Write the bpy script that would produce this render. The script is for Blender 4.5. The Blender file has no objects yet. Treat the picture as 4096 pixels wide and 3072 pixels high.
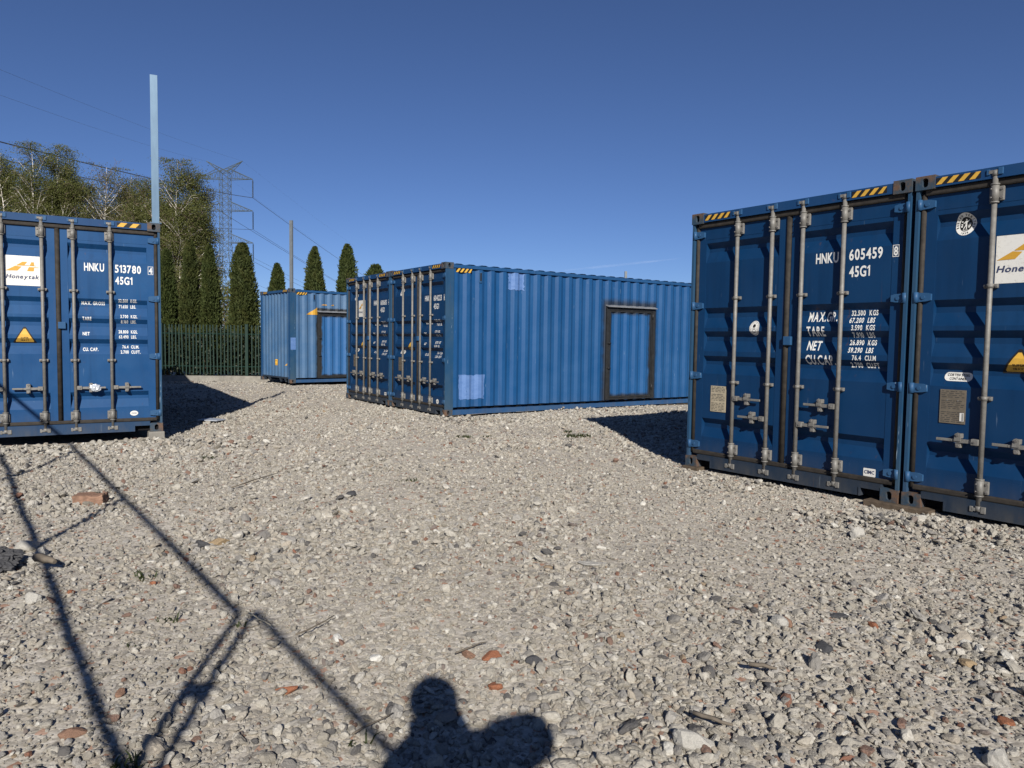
import bpy, bmesh, math, random
import numpy as np
from mathutils import Vector, Matrix, noise as mnoise
R = math.radians
rng = np.random.default_rng(11)
rnd = random.Random(5)
scene = bpy.context.scene
COL = scene.collection

# ------------------------------------------------------------------ camera
FPX, PITCH, ROLL, CAMH = 2897.79, 0.0587, 0.0140, 1.4422      # focal length in 4096-px units
IW, IH = 4096.0, 3072.0
_cp, _sp, _cr, _sr = math.cos(PITCH), math.sin(PITCH), math.cos(ROLL), math.sin(ROLL)
FW = Vector((0, _cp, -_sp)); _UP = Vector((0, _sp, _cp)); _RT = Vector((1, 0, 0))
CR = _cr * _RT + _sr * _UP
CU = -_sr * _RT + _cr * _UP
CO = Vector((0, 0, CAMH))
camd = bpy.data.cameras.new('camera')
camd.sensor_width = 36.0; camd.sensor_fit = 'HORIZONTAL'
camd.lens = 36.0 * FPX / IW
camd.clip_start = 0.02; camd.clip_end = 6000
cam = bpy.data.objects.new('camera', camd); COL.objects.link(cam)
M = Matrix((CR, CU, -FW)).transposed().to_4x4(); M.translation = CO
cam.matrix_world = M
scene.camera = cam

# ------------------------------------------------------------------ light
SUN_AZ, SUN_EL = R(-7.0), R(28.3)        # direction the light travels towards (from +Y towards +X), elevation
SDIR = Vector((math.sin(SUN_AZ) * math.cos(SUN_EL), math.cos(SUN_AZ) * math.cos(SUN_EL), -math.sin(SUN_EL)))
world = bpy.data.worlds.new('World'); scene.world = world; world.use_nodes = True
wn = world.node_tree.nodes; wl = world.node_tree.links; wn.clear()
wo = wn.new('ShaderNodeOutputWorld'); wb = wn.new('ShaderNodeBackground'); ws = wn.new('ShaderNodeTexSky')
ws.sky_type = 'NISHITA'; ws.sun_disc = False
ws.sun_elevation = SUN_EL
ws.sun_rotation = math.pi + SUN_AZ       # sun stands behind the camera
ws.altitude = 3000; ws.air_density = 1.0; ws.dust_density = 0.8; ws.ozone_density = 6.6
wb.inputs[1].default_value = 0.054
wt = wn.new('ShaderNodeMix'); wt.data_type = 'RGBA'; wt.blend_type = 'MULTIPLY'; wt.inputs[0].default_value = 1.0; wt.inputs[7].default_value = (1.04, 0.965, 1.05, 1)   # white balance
wl.new(ws.outputs[0], wt.inputs[6]); wl.new(wt.outputs[2], wb.inputs[0]); wl.new(wb.outputs[0], wo.inputs[0])
sund = bpy.data.lights.new('sun', 'SUN'); sund.energy = 5.0; sund.angle = R(0.53); sund.color = (1.0, 0.95, 0.875)
sun = bpy.data.objects.new('sun', sund); COL.objects.link(sun)
sun.rotation_euler = SDIR.to_track_quat('-Z', 'Y').to_euler(); sun.location = (0, -30, 40)
scene.view_settings.view_transform = 'Standard'; scene.view_settings.look = 'None'
scene.view_settings.exposure = 0.5; scene.view_settings.gamma = 1.0
scene.view_settings.use_curve_mapping = False

# ------------------------------------------------------------------ helpers
def ray(px, py):
    return FW + CR * ((px - IW / 2) / FPX) - CU * ((py - IH / 2) / FPX)
def at_y(px, py, y):
    d = ray(px, py); return CO + d * (y / d.y)
def on_ground(px, py, z=0.0):
    d = ray(px, py); return CO + d * ((z - CO.z) / d.z)
def tag(o, label=None, cat=None, group=None, kind=None):
    if label: o['label'] = label
    if cat: o['category'] = cat
    if group: o['group'] = group
    if kind: o['kind'] = kind
    return o
def empty(name, loc=(0, 0, 0), rz=0.0):
    o = bpy.data.objects.new(name, None); COL.objects.link(o)
    o.location = loc; o.rotation_euler = (0, 0, rz); o.empty_display_size = 0.2
    return o
class MB:
    """collects boxes, tubes and sheets; build() links them as one mesh object"""
    def __init__(s): s.v = []; s.f = []; s.m = []; s.sm = []
    def add(s, vs, fs, mi=0, smooth=False):
        b = len(s.v); s.v += [tuple(q) for q in vs]
        for f in fs:
            s.f.append(tuple(b + i for i in f)); s.m.append(mi); s.sm.append(smooth)
        return s
    def box(s, x0, x1, y0, y1, z0, z1, mi=0, ch=0.0):
        if ch > 0:
            bm = bmesh.new()
            bmesh.ops.create_cube(bm, size=1.0)
            for v in bm.verts:
                v.co = ((x0 + x1) / 2 + v.co.x * (x1 - x0), (y0 + y1) / 2 + v.co.y * (y1 - y0), (z0 + z1) / 2 + v.co.z * (z1 - z0))
            bmesh.ops.bevel(bm, geom=bm.edges[:], offset=ch, segments=2, affect='EDGES', profile=0.5)
            return s.bm(bm, mi)
        vs = [(x0, y0, z0), (x1, y0, z0), (x1, y1, z0), (x0, y1, z0), (x0, y0, z1), (x1, y0, z1), (x1, y1, z1), (x0, y1, z1)]
        return s.add(vs, [(0, 3, 2, 1), (4, 5, 6, 7), (0, 1, 5, 4), (1, 2, 6, 5), (2, 3, 7, 6), (3, 0, 4, 7)], mi)
    def bm(s, bm, mi=0, smooth=False):
        bm.verts.index_update()
        s.add([v.co[:] for v in bm.verts], [[v.index for v in f.verts] for f in bm.faces], mi, smooth)
        bm.free(); return s
    def tube(s, pts, rad, n=8, mi=0, caps=True, smooth=True):
        pts = [Vector(q) for q in pts]
        rads = rad if isinstance(rad, (list, tuple)) else [rad] * len(pts)
        vs = []; prev = None
        for i, q in enumerate(pts):
            t = (pts[min(i + 1, len(pts) - 1)] - pts[max(i - 1, 0)]).normalized()
            if prev is None:
                a = t.cross(Vector((0, 0, 1)) if abs(t.z) < 0.9 else Vector((0, 1, 0))).normalized()
            else:
                a = (prev - t * prev.dot(t)).normalized()
            prev = a; b = t.cross(a)
            for k in range(n):
                w = 2 * math.pi * k / n
                vs.append(q + (a * math.cos(w) + b * math.sin(w)) * rads[i])
        fs = []
        for i in range(len(pts) - 1):
            for k in range(n):
                fs.append((i * n + k, i * n + (k + 1) % n, (i + 1) * n + (k + 1) % n, (i + 1) * n + k))
        s.add(vs, fs, mi, smooth)
        if caps:
            b = len(s.v) - len(vs)
            s.f.append(tuple(b + k for k in range(n - 1, -1, -1))); s.m.append(mi); s.sm.append(False)
            s.f.append(tuple(b + (len(pts) - 1) * n + k for k in range(n))); s.m.append(mi); s.sm.append(False)
        return s
    def prism(s, poly, axis, a0, a1, mi=0):
        """poly of 2-D points extruded along axis ('x','y','z') from a0 to a1"""
        def P(u, w, a):
            return (a, u, w) if axis == 'x' else ((u, a, w) if axis == 'y' else (u, w, a))
        n = len(poly)
        vs = [P(u, w, a0) for u, w in poly] + [P(u, w, a1) for u, w in poly]
        fs = [tuple(range(n - 1, -1, -1)), tuple(range(n, 2 * n))] + [(i, (i + 1) % n, n + (i + 1) % n, n + i) for i in range(n)]
        return s.add(vs, fs, mi)
    def mesh(s, name, mats):
        me = bpy.data.meshes.new(name); me.from_pydata(s.v, [], s.f)
        for m in (mats if isinstance(mats, (list, tuple)) else [mats]): me.materials.append(m)
        me.polygons.foreach_set('material_index', s.m); me.polygons.foreach_set('use_smooth', s.sm)
        me.update()
        return me
    def build(s, name, mats, parent=None, fix=True):
        me = s.mesh(name, mats)
        if fix:
            b = bmesh.new(); b.from_mesh(me); bmesh.ops.recalc_face_normals(b, faces=b.faces[:]); b.to_mesh(me); b.free()
        o = bpy.data.objects.new(name, me); COL.objects.link(o)
        if parent: o.parent = parent
        return o
def copy_obj(o, parent=None, loc=None):
    c = o.copy(); COL.objects.link(c)
    if parent: c.parent = parent
    if loc is not None: c.location = loc
    return c
def nmesh(name, V, F, mats, smooth=False, parent=None, mi=None):
    """fast numpy mesh; F is an (n,k) array"""
    me = bpy.data.meshes.new(name); k = F.shape[1]
    me.vertices.add(len(V)); me.vertices.foreach_set('co', np.asarray(V, np.float32).ravel())
    me.loops.add(F.size); me.loops.foreach_set('vertex_index', F.astype(np.int32).ravel())
    me.polygons.add(len(F)); me.polygons.foreach_set('loop_start', np.arange(0, F.size, k, dtype=np.int32))
    me.polygons.foreach_set('loop_total', np.full(len(F), k, np.int32))
    for m in (mats if isinstance(mats, (list, tuple)) else [mats]): me.materials.append(m)
    if mi is not None: me.polygons.foreach_set('material_index', np.asarray(mi, np.int32))
    me.polygons.foreach_set('use_smooth', np.full(len(F), smooth))
    me.update(calc_edges=True); me.validate()
    o = bpy.data.objects.new(name, me); COL.objects.link(o)
    if parent: o.parent = parent
    return o

# ------------------------------------------------------------------ materials
class NT:
    def __init__(s, name):
        s.m = bpy.data.materials.new(name); s.m.use_nodes = True
        s.t = s.m.node_tree; s.n = s.t.nodes; s.l = s.t.links; s.n.clear()
        s.out = s.n.new('ShaderNodeOutputMaterial'); s.b = s.n.new('ShaderNodeBsdfPrincipled')
        s.l.new(s.b.outputs[0], s.out.inputs[0]); s._tc = None
    def put(s, inp, v):
        if hasattr(v, 'is_linked'): s.l.new(v, inp)
        elif isinstance(v, (tuple, list)):
            inp.default_value = tuple(v) + ((1,) if len(v) == 3 and len(inp.default_value) == 4 else ())
        else: inp.default_value = v
    def tc(s, kind='Object'):
        if s._tc is None: s._tc = s.n.new('ShaderNodeTexCoord')
        return s._tc.outputs[kind]
    def map(s, scale=(1, 1, 1), src=None, loc=(0, 0, 0)):
        n = s.n.new('ShaderNodeMapping'); s.put(n.inputs[0], src if src is not None else s.tc())
        n.inputs['Scale'].default_value = scale; n.inputs['Location'].default_value = loc; return n.outputs[0]
    def noise(s, vec, scale, detail=4, rough=0.55, out=0):
        n = s.n.new('ShaderNodeTexNoise'); s.put(n.inputs['Vector'], vec)
        n.inputs['Scale'].default_value = scale; n.inputs['Detail'].default_value = detail; n.inputs['Roughness'].default_value = rough
        return n.outputs[out]
    def voro(s, vec, scale, out='Distance', feature='F1', rand=1.0):
        n = s.n.new('ShaderNodeTexVoronoi'); n.feature = feature; s.put(n.inputs['Vector'], vec); n.inputs['Scale'].default_value = scale
        n.inputs['Randomness'].default_value = rand
        return n.outputs[out]
    def math(s, op, a, b=0.0, c=None, clamp=False):
        n = s.n.new('ShaderNodeMath'); n.operation = op; n.use_clamp = clamp
        s.put(n.inputs[0], a); s.put(n.inputs[1], b)
        if c is not None: s.put(n.inputs[2], c)
        return n.outputs[0]
    def rng(s, v, a, b, c=0.0, d=1.0, smooth=False):
        n = s.n.new('ShaderNodeMapRange'); n.clamp = True
        if smooth: n.interpolation_type = 'SMOOTHSTEP'
        s.put(n.inputs[0], v)
        for i, q in enumerate((a, b, c, d)): n.inputs[1 + i].default_value = q
        return n.outputs[0]
    def mix(s, f, a, b, mode='MIX'):
        n = s.n.new('ShaderNodeMix'); n.data_type = 'RGBA'; n.blend_type = mode
        s.put(n.inputs[0], f); s.put(n.inputs[6], a); s.put(n.inputs[7], b); return n.outputs[2]
    def ramp(s, v, stops, const=False):
        n = s.n.new('ShaderNodeValToRGB'); s.put(n.inputs[0], v); e = n.color_ramp.elements
        if const: n.color_ramp.interpolation = 'CONSTANT'
        while len(e) < len(stops): e.new(0.5)
        for q, (p, c) in zip(e, stops): q.position = p; q.color = tuple(c) + (1,)
        return n.outputs[0]
    def sep(s, v):
        n = s.n.new('ShaderNodeSeparateXYZ'); s.put(n.inputs[0], v); return n.outputs
    def rand(s):
        return s.n.new('ShaderNodeObjectInfo').outputs['Random']
    def bump(s, h, strength=0.3, dist=0.01):
        n = s.n.new('ShaderNodeBump'); s.put(n.inputs['Height'], h); n.inputs['Strength'].default_value = strength
        n.inputs['Distance'].default_value = dist; s.l.new(n.outputs[0], s.b.inputs['Normal']); return n
    def fin(s, col=None, rough=None, metal=None, spec=None):
        if col is not None: s.put(s.b.inputs['Base Color'], col)
        if rough is not None: s.put(s.b.inputs['Roughness'], rough)
        if metal is not None: s.put(s.b.inputs['Metallic'], metal)
        if spec is not None: s.put(s.b.inputs['Specular IOR Level'], spec)
        return s.m

def plain(name, col, rough=0.6, metal=0.0, var=0.25, scale=6.0, spec=0.4, bump=0.0):
    k = NT(name); nz = k.noise(k.tc(), scale, 5, 0.6)
    c = k.mix(k.rng(nz, 0.3, 0.7), [q * (1 - var) for q in col], [min(1, q * (1 + var)) for q in col])
    if bump: k.bump(k.noise(k.tc(), scale * 8, 4), bump, 0.01)
    return k.fin(c, rough, metal, spec)

def paint(name, base, fade, dust=0.25, scratch=0.3, rust=0.1, soots=(), low=0.35, bump=0.12):
    """sea-worn container paint: faded patches, rain streaks, scratches, rust specks, road dust low down"""
    k = NT(name); o = k.tc(); sx = k.sep(o)
    c = k.mix(k.rng(k.noise(o, 1.3, 5, 0.6), 0.35, 0.7), base, fade)
    st = k.noise(k.map((9, 9, 0.55)), 1.0, 5, 0.6)                         # rain streaks
    c = k.mix(k.math('MULTIPLY', k.rng(st, 0.52, 0.72), 0.45), c, [q * 0.62 for q in base])
    c = k.mix(k.math('MULTIPLY', k.rng(k.noise(o, 26, 3, 0.7), 0.5, 0.85), 0.25), c, [q * 0.7 for q in fade])
    pn = k.n.new('ShaderNodeTexWhiteNoise'); pn.noise_dimensions = '1D'; k.put(pn.inputs['W'], k.math('FLOOR', k.math('MULTIPLY', sx[1], 0.8993)))
    c = k.mix(k.math('MULTIPLY', pn.outputs[0], 0.22), c, [q * 0.66 for q in base])     # each welded sheet faded differently
    rr_ = k.rng(k.noise(k.map((16, 16, 0.35), loc=(3, 5, 1)), 1.0, 4, 0.6), 0.665, 0.71)
    c = k.mix(k.math('MULTIPLY', rr_, rust * 2.2 if rust < 0.3 else 0.6), c, (0.075, 0.038, 0.022))
    sc = k.rng(k.noise(k.map((40, 40, 2.6)), 1.0, 3, 0.6), 0.705, 0.74)     # pale scratches
    c = k.mix(k.math('MULTIPLY', sc, scratch), c, (0.32, 0.40, 0.48))
    du = k.math('MULTIPLY', k.rng(sx[2], low, 0.02), k.rng(k.noise(k.map((4, 4, 1.2)), 1.6, 5, 0.65), 0.3, 0.7))
    c = k.mix(k.math('MULTIPLY', du, dust), c, (0.085, 0.078, 0.066))
    ru = k.rng(k.noise(o, 9, 6, 0.72), 0.66, 0.74)
    c = k.mix(k.math('MULTIPLY', ru, rust), c, (0.11, 0.045, 0.02))
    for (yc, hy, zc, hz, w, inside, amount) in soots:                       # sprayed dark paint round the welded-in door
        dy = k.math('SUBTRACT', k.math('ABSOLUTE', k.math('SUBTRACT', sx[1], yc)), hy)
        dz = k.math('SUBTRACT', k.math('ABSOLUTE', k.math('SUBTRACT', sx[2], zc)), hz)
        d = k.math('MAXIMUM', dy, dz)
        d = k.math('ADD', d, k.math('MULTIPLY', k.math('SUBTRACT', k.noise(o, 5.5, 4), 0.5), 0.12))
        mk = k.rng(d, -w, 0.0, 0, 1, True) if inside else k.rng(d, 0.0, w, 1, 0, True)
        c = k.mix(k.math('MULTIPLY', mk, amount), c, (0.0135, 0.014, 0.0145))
    k.bump(k.noise(o, 3.0, 3, 0.5), bump, 0.02)
    rf = k.rng(k.noise(o, 5, 4), 0.3, 0.7, 0.40, 0.60)
    return k.fin(c, rf, 0.0, 0.22)

def sootf(y0, y1, z0, z1, w, inside, amt): return ((y0 + y1) / 2, (y1 - y0) / 2, (z0 + z1) / 2, (z1 - z0) / 2, w, inside, amt)
BLUE = (0.0026, 0.027, 0.083); BLUEF = (0.0038, 0.033, 0.095)
M_DOOR = paint('blue_door_paint', BLUE, BLUEF, 0.5, 0.16, 0.14)
M_DOORD = paint('brighter_blue_door_paint', (0.0050, 0.046, 0.138), (0.0085, 0.060, 0.165), 0.45, 0.18, 0.10)
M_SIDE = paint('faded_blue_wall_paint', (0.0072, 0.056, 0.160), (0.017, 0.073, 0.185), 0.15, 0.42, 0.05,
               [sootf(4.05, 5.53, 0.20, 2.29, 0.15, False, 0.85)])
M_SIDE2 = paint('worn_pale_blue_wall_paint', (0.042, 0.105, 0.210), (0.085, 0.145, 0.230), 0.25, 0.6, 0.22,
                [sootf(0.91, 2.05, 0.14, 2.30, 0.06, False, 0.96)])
M_PANEL = paint('side_door_panel_paint', (0.0085, 0.061, 0.174), (0.017, 0.076, 0.195), 0.1, 0.4, 0.03,
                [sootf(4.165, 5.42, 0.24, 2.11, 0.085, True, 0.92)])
M_PANEL2 = paint('pale_side_door_panel_paint', (0.022, 0.094, 0.24), (0.038, 0.106, 0.24), 0.1, 0.5, 0.05,
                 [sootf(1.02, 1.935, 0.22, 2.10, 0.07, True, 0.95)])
M_ROOF = paint('roof_paint', (0.013, 0.055, 0.14), (0.026, 0.07, 0.15), 0.2, 0.3, 0.15)
M_RAIL = paint('blue_rail_paint', (0.010, 0.054, 0.148), (0.019, 0.07, 0.163), 0.35, 0.3, 0.25)
M_SILL = paint('dusty_sill_paint', (0.006, 0.022, 0.050), (0.022, 0.026, 0.032), 0.5, 0.2, 0.8, low=0.22)
M_SILLD = paint('blue_sill_paint', (0.007, 0.036, 0.095), (0.014, 0.042, 0.09), 0.5, 0.2, 0.35, low=0.22)
M_HEAD = paint('header_paint', (0.007, 0.039, 0.115), (0.011, 0.047, 0.125), 0.2, 0.25, 0.3)
M_HINGE = paint('hinge_paint', (0.016, 0.065, 0.155), (0.032, 0.085, 0.17), 0.2, 0.6, 0.25)
M_CPOST = paint('worn_corner_post_paint', (0.011, 0.050, 0.115), (0.030, 0.065, 0.105), 0.4, 0.9, 0.8)
k = NT('corner_casting_steel'); nz = k.noise(k.tc(), 7, 6, 0.7)
M_CAST = k.fin(k.ramp(nz, [(0.38, (0.020, 0.045, 0.075)), (0.5, (0.045, 0.05, 0.055)), (0.62, (0.105, 0.062, 0.040))]), 0.65, 0.0, 0.3)
k.bump(k.noise(k.tc(), 40, 4), 0.3, 0.01)
k = NT('galvanised_rod_steel'); nz = k.noise(k.tc(), 18, 6, 0.7)
M_ROD = k.fin(k.mix(k.rng(nz, 0.35, 0.7), (0.180, 0.174, 0.160), (0.112, 0.106, 0.095)), 0.55, 0.12, 0.4)
k.bump(k.noise(k.tc(), 90, 3), 0.25, 0.004)
M_BOLT = plain('bolt_steel', (0.16, 0.15, 0.14), 0.55, 0.4, 0.3, 30)
M_GASK = plain('brown_rubber_seal', (0.028, 0.024, 0.020), 0.75, 0, 0.4, 14, 0.25)
M_DARK = plain('dark_inside', (0.008, 0.008, 0.009), 0.9, 0, 0.2, 5, 0.1)
M_WHITE = plain('white_marking', (0.62, 0.62, 0.59), 0.6, 0, 0.06, 30, 0.3)
k = NT('white_sticker_film')
M_STICK = k.fin(k.mix(k.rng(k.noise(k.tc(), 40, 5, 0.7), 0.56, 0.72), (0.60, 0.59, 0.55), (0.42, 0.40, 0.36)), 0.5, 0, 0.4)
M_YEL = plain('hazard_yellow', (0.50, 0.29, 0.04), 0.55, 0, 0.12, 20)
M_LOGOY = plain('logo_amber', (0.48, 0.26, 0.03), 0.55, 0, 0.06, 20)
M_NAVY = plain('logo_navy', (0.035, 0.045, 0.10), 0.55, 0, 0.08, 20)
M_BLACK = plain('black_print', (0.010, 0.010, 0.011), 0.6, 0, 0.1, 20, 0.3)
M_PLATE = plain('brass_coloured_plate', (0.16, 0.135, 0.10), 0.5, 0.3, 0.2, 12)
M_PLATE2 = plain('pale_plate', (0.36, 0.31, 0.22), 0.5, 0.1, 0.15, 12)
M_PRINT = plain('plate_print', (0.05, 0.045, 0.04), 0.6, 0, 0.2, 40)
k = NT('repair_patch_paint'); c = k.mix(k.rng(k.noise(k.map((6, 6, 16)), 1.0, 5, 0.65), 0.3, 0.7), (0.060, 0.130, 0.300), (0.092, 0.170, 0.350))
c = k.mix(k.math('MULTIPLY', k.rng(k.noise(k.tc(), 8, 5, 0.75), 0.60, 0.68), 0.7), c, (0.012, 0.06, 0.16)); M_LILAC = k.fin(c, 0.6, 0, 0.3)
M_FRAME = plain('dark_grey_frame_paint', (0.0150, 0.0155, 0.016), 0.55, 0, 0.3, 9)
M_LEDGE = plain('aluminium_drip_ledge', (0.30, 0.31, 0.32), 0.4, 0.5, 0.2, 9)
k = NT('galvanised_post_steel'); nz = k.noise(k.map((14, 14, 3)), 1.0, 5, 0.6)
M_POST = k.fin(k.mix(k.rng(nz, 0.35, 0.65), (0.048, 0.098, 0.158), (0.066, 0.124, 0.188)), 0.45, 0.25, 0.5)

M_POST2 = plain('dull_grey_post_steel', (0.135, 0.15, 0.16), 0.5, 0.2, 0.15, 9)

# ------------------------------------------------------------------ ground
def gh(x, y):
    """gentle unevenness of the yard, metres"""
    return (0.012 * np.sin(0.9 * x + 0.4 * y) + 0.010 * np.sin(1.7 * y - 0.6 * x + 1.3) + 0.006 * np.sin(3.1 * x + 2.3 * y + 0.5)
            + 0.004 * np.sin(5.3 * x - 4.1 * y + 2.0)) - 0.012 - 0.10 * np.clip((y - 22.0) / 2.6, 0, 1) * np.clip((-7.6 - x) / 1.2, 0, 1)
def axis(lo, hi, step, far):
    a = list(np.arange(lo, hi + 1e-6, step)); d = step
    while a[-1] < far: d *= 1.35; a.append(a[-1] + d)
    d = step
    while a[0] > -far: d *= 1.35; a.insert(0, a[0] - d)
    return np.array(a)
gx = axis(-16, 16, 0.12, 2500); gy = axis(-4, 30, 0.12, 2500)
GX, GY = np.meshgrid(gx, gy)
GZ = gh(GX, GY); GZ = np.where((np.abs(GX) < 60) & (GY < 60) & (GY > -40), GZ, -0.03)
nx, ny = len(gx), len(gy)
I = np.arange(nx * ny).reshape(ny, nx)
GF = np.stack([I[:-1, :-1], I[:-1, 1:], I[1:, 1:], I[1:, :-1]], -1).reshape(-1, 4)
k = NT('grit_and_fines'); o = k.tc()
v1 = k.voro(o, 30, 'Color'); v1d = k.voro(o, 30, 'Distance'); v2d = k.voro(o, 85, 'Distance'); v2 = k.voro(o, 85, 'Color')
fine = k.mix(k.rng(k.noise(o, 0.55, 4), 0.35, 0.65), (0.265, 0.240, 0.198), (0.36, 0.328, 0.275))  # fines toned darker, also standing in for shade in the gaps between stones
s1 = k.sep(v1); s2 = k.sep(v2)
cc = k.mix(0.72, fine, k.ramp(s1[0], [(0, (0.12, 0.11, 0.10)), (0.25, (0.33, 0.30, 0.25)), (0.7, (0.47, 0.43, 0.365)), (1, (0.60, 0.56, 0.49))]))
cc = k.mix(0.3, cc, k.ramp(s2[1], [(0, (0.16, 0.14, 0.12)), (0.5, (0.38, 0.34, 0.28)), (1, (0.56, 0.52, 0.45))]))
cc = k.mix(k.math('MULTIPLY', k.rng(s1[1], 0.955, 0.96), 0.6), cc, (0.30, 0.12, 0.06))
hgt = k.math('ADD', k.math('MULTIPLY', k.math('SUBTRACT', 1.0, v1d), 1.0), k.math('MULTIPLY', k.math('SUBTRACT', 1.0, v2d), 0.45))
hgt = k.math('ADD', hgt, k.math('MULTIPLY', k.noise(o, 160, 3), 0.25))
k.bump(hgt, 0.45, 0.006)
M_GROUND = k.fin(cc, 0.95, 0, 0.15)
ground = nmesh('ground', np.stack([GX, GY, GZ], -1).reshape(-1, 3), GF, M_GROUND, True)
tag(ground, 'pale grey gravel yard floor of compacted grit', None, None, 'structure')

# ------------------------------------------------------------------ lettering (glyphs from the built-in font)
CH = 'ABCDEFGHIKLMNOPRSTUVXY0123456789.aeknoty'
_tmp = []
for c in CH:
    cu = bpy.data.curves.new('glyph', 'FONT'); cu.body = c; cu.size = 1.0; cu.resolution_u = 3; cu.offset = 0.026
    ob = bpy.data.objects.new('glyph', cu); COL.objects.link(ob); _tmp.append((c, ob, cu))
bpy.context.view_layer.update()
dg = bpy.context.evaluated_depsgraph_get()
GLY = {}
for c, ob, cu in _tmp:
    me = bpy.data.meshes.new_from_object(ob.evaluated_get(dg))
    V = np.array([v.co[:2] for v in me.vertices]); F = [tuple(p.vertices) for p in me.polygons]
    GLY[c] = (V, F, V[:, 0].min(), V[:, 0].max())
    bpy.data.meshes.remove(me)
for c, ob, cu in _tmp:
    bpy.data.objects.remove(ob); bpy.data.curves.remove(cu)
CAP = GLY['H'][0][:, 1].max()
_c = CAP
GLY['1'] = (np.array([(0.15, 0), (0.29, 0), (0.29, _c), (0.17, _c), (0.0, 0.80 * _c), (0.0, 0.66 * _c), (0.15, 0.76 * _c)]), [(0, 1, 2, 6), (2, 3, 4, 5, 6)], 0.0, 0.29)
def text_geo(txt, height, width=None, cond=0.72, slant=0.0, gap=0.16):
    """flat text as (verts2d, faces); width given = squeezed to fit"""
    V = []; F = []; x = 0.0; n = 0
    for c in txt:
        if c == ' ': x += 0.32; continue
        v, f, a, b = GLY[c]
        q = v.copy(); q[:, 0] += x - a; x += (b - a) + gap * 0.62
        V.append(q); F += [tuple(i + n for i in t) for t in f]; n += len(q)
    V = np.concatenate(V); V = V / CAP * height
    w0 = V[:, 0].max()
    V[:, 0] *= (width / w0) if width else cond
    V[:, 0] += V[:, 1] * slant
    return V, F
def conform(V, F, axis_i, breaks, depth, place, mi=None):
    """cut a flat print at the bends of the surface and lay it on"""
    bm = bmesh.new(); vs = [bm.verts.new((q[0], q[1], 0)) for q in V]
    for i, f in enumerate(F):
        try:
            fc = bm.faces.new([vs[j] for j in f])
            if mi: fc.material_index = mi[i]
        except ValueError: pass
    lo = min(q[axis_i] for q in V); hi = max(q[axis_i] for q in V)
    nrm = (1, 0, 0) if axis_i == 0 else (0, 1, 0)
    for b in breaks:
        if lo < b < hi:
            bmesh.ops.bisect_plane(bm, geom=bm.verts[:] + bm.edges[:] + bm.faces[:], plane_co=(b, 0, 0) if axis_i == 0 else (0, b, 0), plane_no=nrm)
    for v in bm.verts:
        v.co = place(v.co.x, v.co.y, depth(v.co[axis_i]))
    return bm
def bm_obj(bm, name, mats, parent):
    me = bpy.data.meshes.new(name); bm.to_mesh(me); bm.free()
    for m in (mats if isinstance(mats, (list, tuple)) else [mats]): me.materials.append(m)
    o = bpy.data.objects.new(name, me); COL.objects.link(o); o.parent = parent; return o

# ------------------------------------------------------------------ shipping containers
L, HT, HW = 12.192, 2.896, 1.219
YD = 0.062                    # outer face of the doors behind the container's end plane
GD = 0.053                    # depth of the pressed grooves
GROOVES = [(2.555, 2.494, 2.455, 2.335), (1.825, 1.764, 1.715, 1.600), (1.560, 1.499, 1.450, 1.335), (1.283, 1.223, 1.185, 1.080), (0.570, 0.509, 0.465, 0.355)]
DPROF = [(2.735, 0.0)]
for a, b, c, d in GROOVES: DPROF += [(a, 0.0), (b, GD), (c, GD), (d, 0.0)]
DPROF += [(0.19, 0.0)]
_dz = np.array([q[0] for q in DPROF][::-1]); _dd = np.array([q[1] for q in DPROF][::-1])
def ddepth(z): return YD + float(np.interp(z, _dz, _dd)) - 0.0022
DBREAK = [q[0] for q in DPROF]
# side corrugation
PIT = 0.278; SD = 0.036; XW = 1.200
def corr(y0, y1, pit=PIT):
    out = []; y = y0
    while y < y1:
        for dy, d in ((0, 0), (0.072, 0), (0.140, SD), (0.210, SD)):
            if y + dy * pit / PIT < y1: out.append((y + dy * pit / PIT, d))
        y += pit
    out.append((y1, 0.0)); return out
SPROF = corr(0.20, 11.99)
_sy = np.array([q[0] for q in SPROF]); _sd2 = np.array([q[1] for q in SPROF])
def sdepth(y): return XW - float(np.interp(y, _sy, _sd2)) + 0.0065
EPROF = corr(-1.07, 1.07, 0.25)
_ex = np.array([q[0] for q in EPROF]); _ed = np.array([q[1] for q in EPROF])
def edepth(x): return 0.03 + float(np.interp(x, _ex, _ed)) - 0.003

def door_print(parent, name, mats, V, F, mi=None):
    return bm_obj(conform(V, F, 1, DBREAK, ddepth, lambda u, v, d: (u, d, v), mi), name, mats, parent)
def side_print(parent, name, mats, V, F, mi=None):
    return bm_obj(conform(V, F, 0, list(_sy), sdepth, lambda u, v, d: (d, u, v), mi), name, mats, parent)
def dtext(parent, txt, x, z, h, w=None, cond=0.72, slant=0.0, right=None, name='lettering', mat=None, lift=None):
    V, F = text_geo(txt, h, w, cond, slant)
    if right is not None: x = right - V[:, 0].max()
    V[:, 0] += x; V[:, 1] += z
    o = door_print(parent, name, mat or M_WHITE, V, F)
    if lift: o.location.y = -lift
    return o
def rect(x0, x1, z0, z1): return [(x0, z0), (x1, z0), (x1, z1), (x0, z1)], [(0, 1, 2, 3)]
def ell(cx, cz, rx, rz, n=28):
    return [(cx + rx * math.cos(2 * math.pi * i / n), cz + rz * math.sin(2 * math.pi * i / n)) for i in range(n)], [tuple(range(n))]
def pill(x0, x1, z0, z1, r, n=5):
    P = []
    for cx, cz, a in ((x1 - r, z1 - r, 0), (x0 + r, z1 - r, 90), (x0 + r, z0 + r, 180), (x1 - r, z0 + r, 270)):
        for i in range(n + 1):
            t = R(a + 90 * i / n); P.append((cx + r * math.cos(t), cz + r * math.sin(t)))
    return P, [tuple(range(len(P)))]

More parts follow.
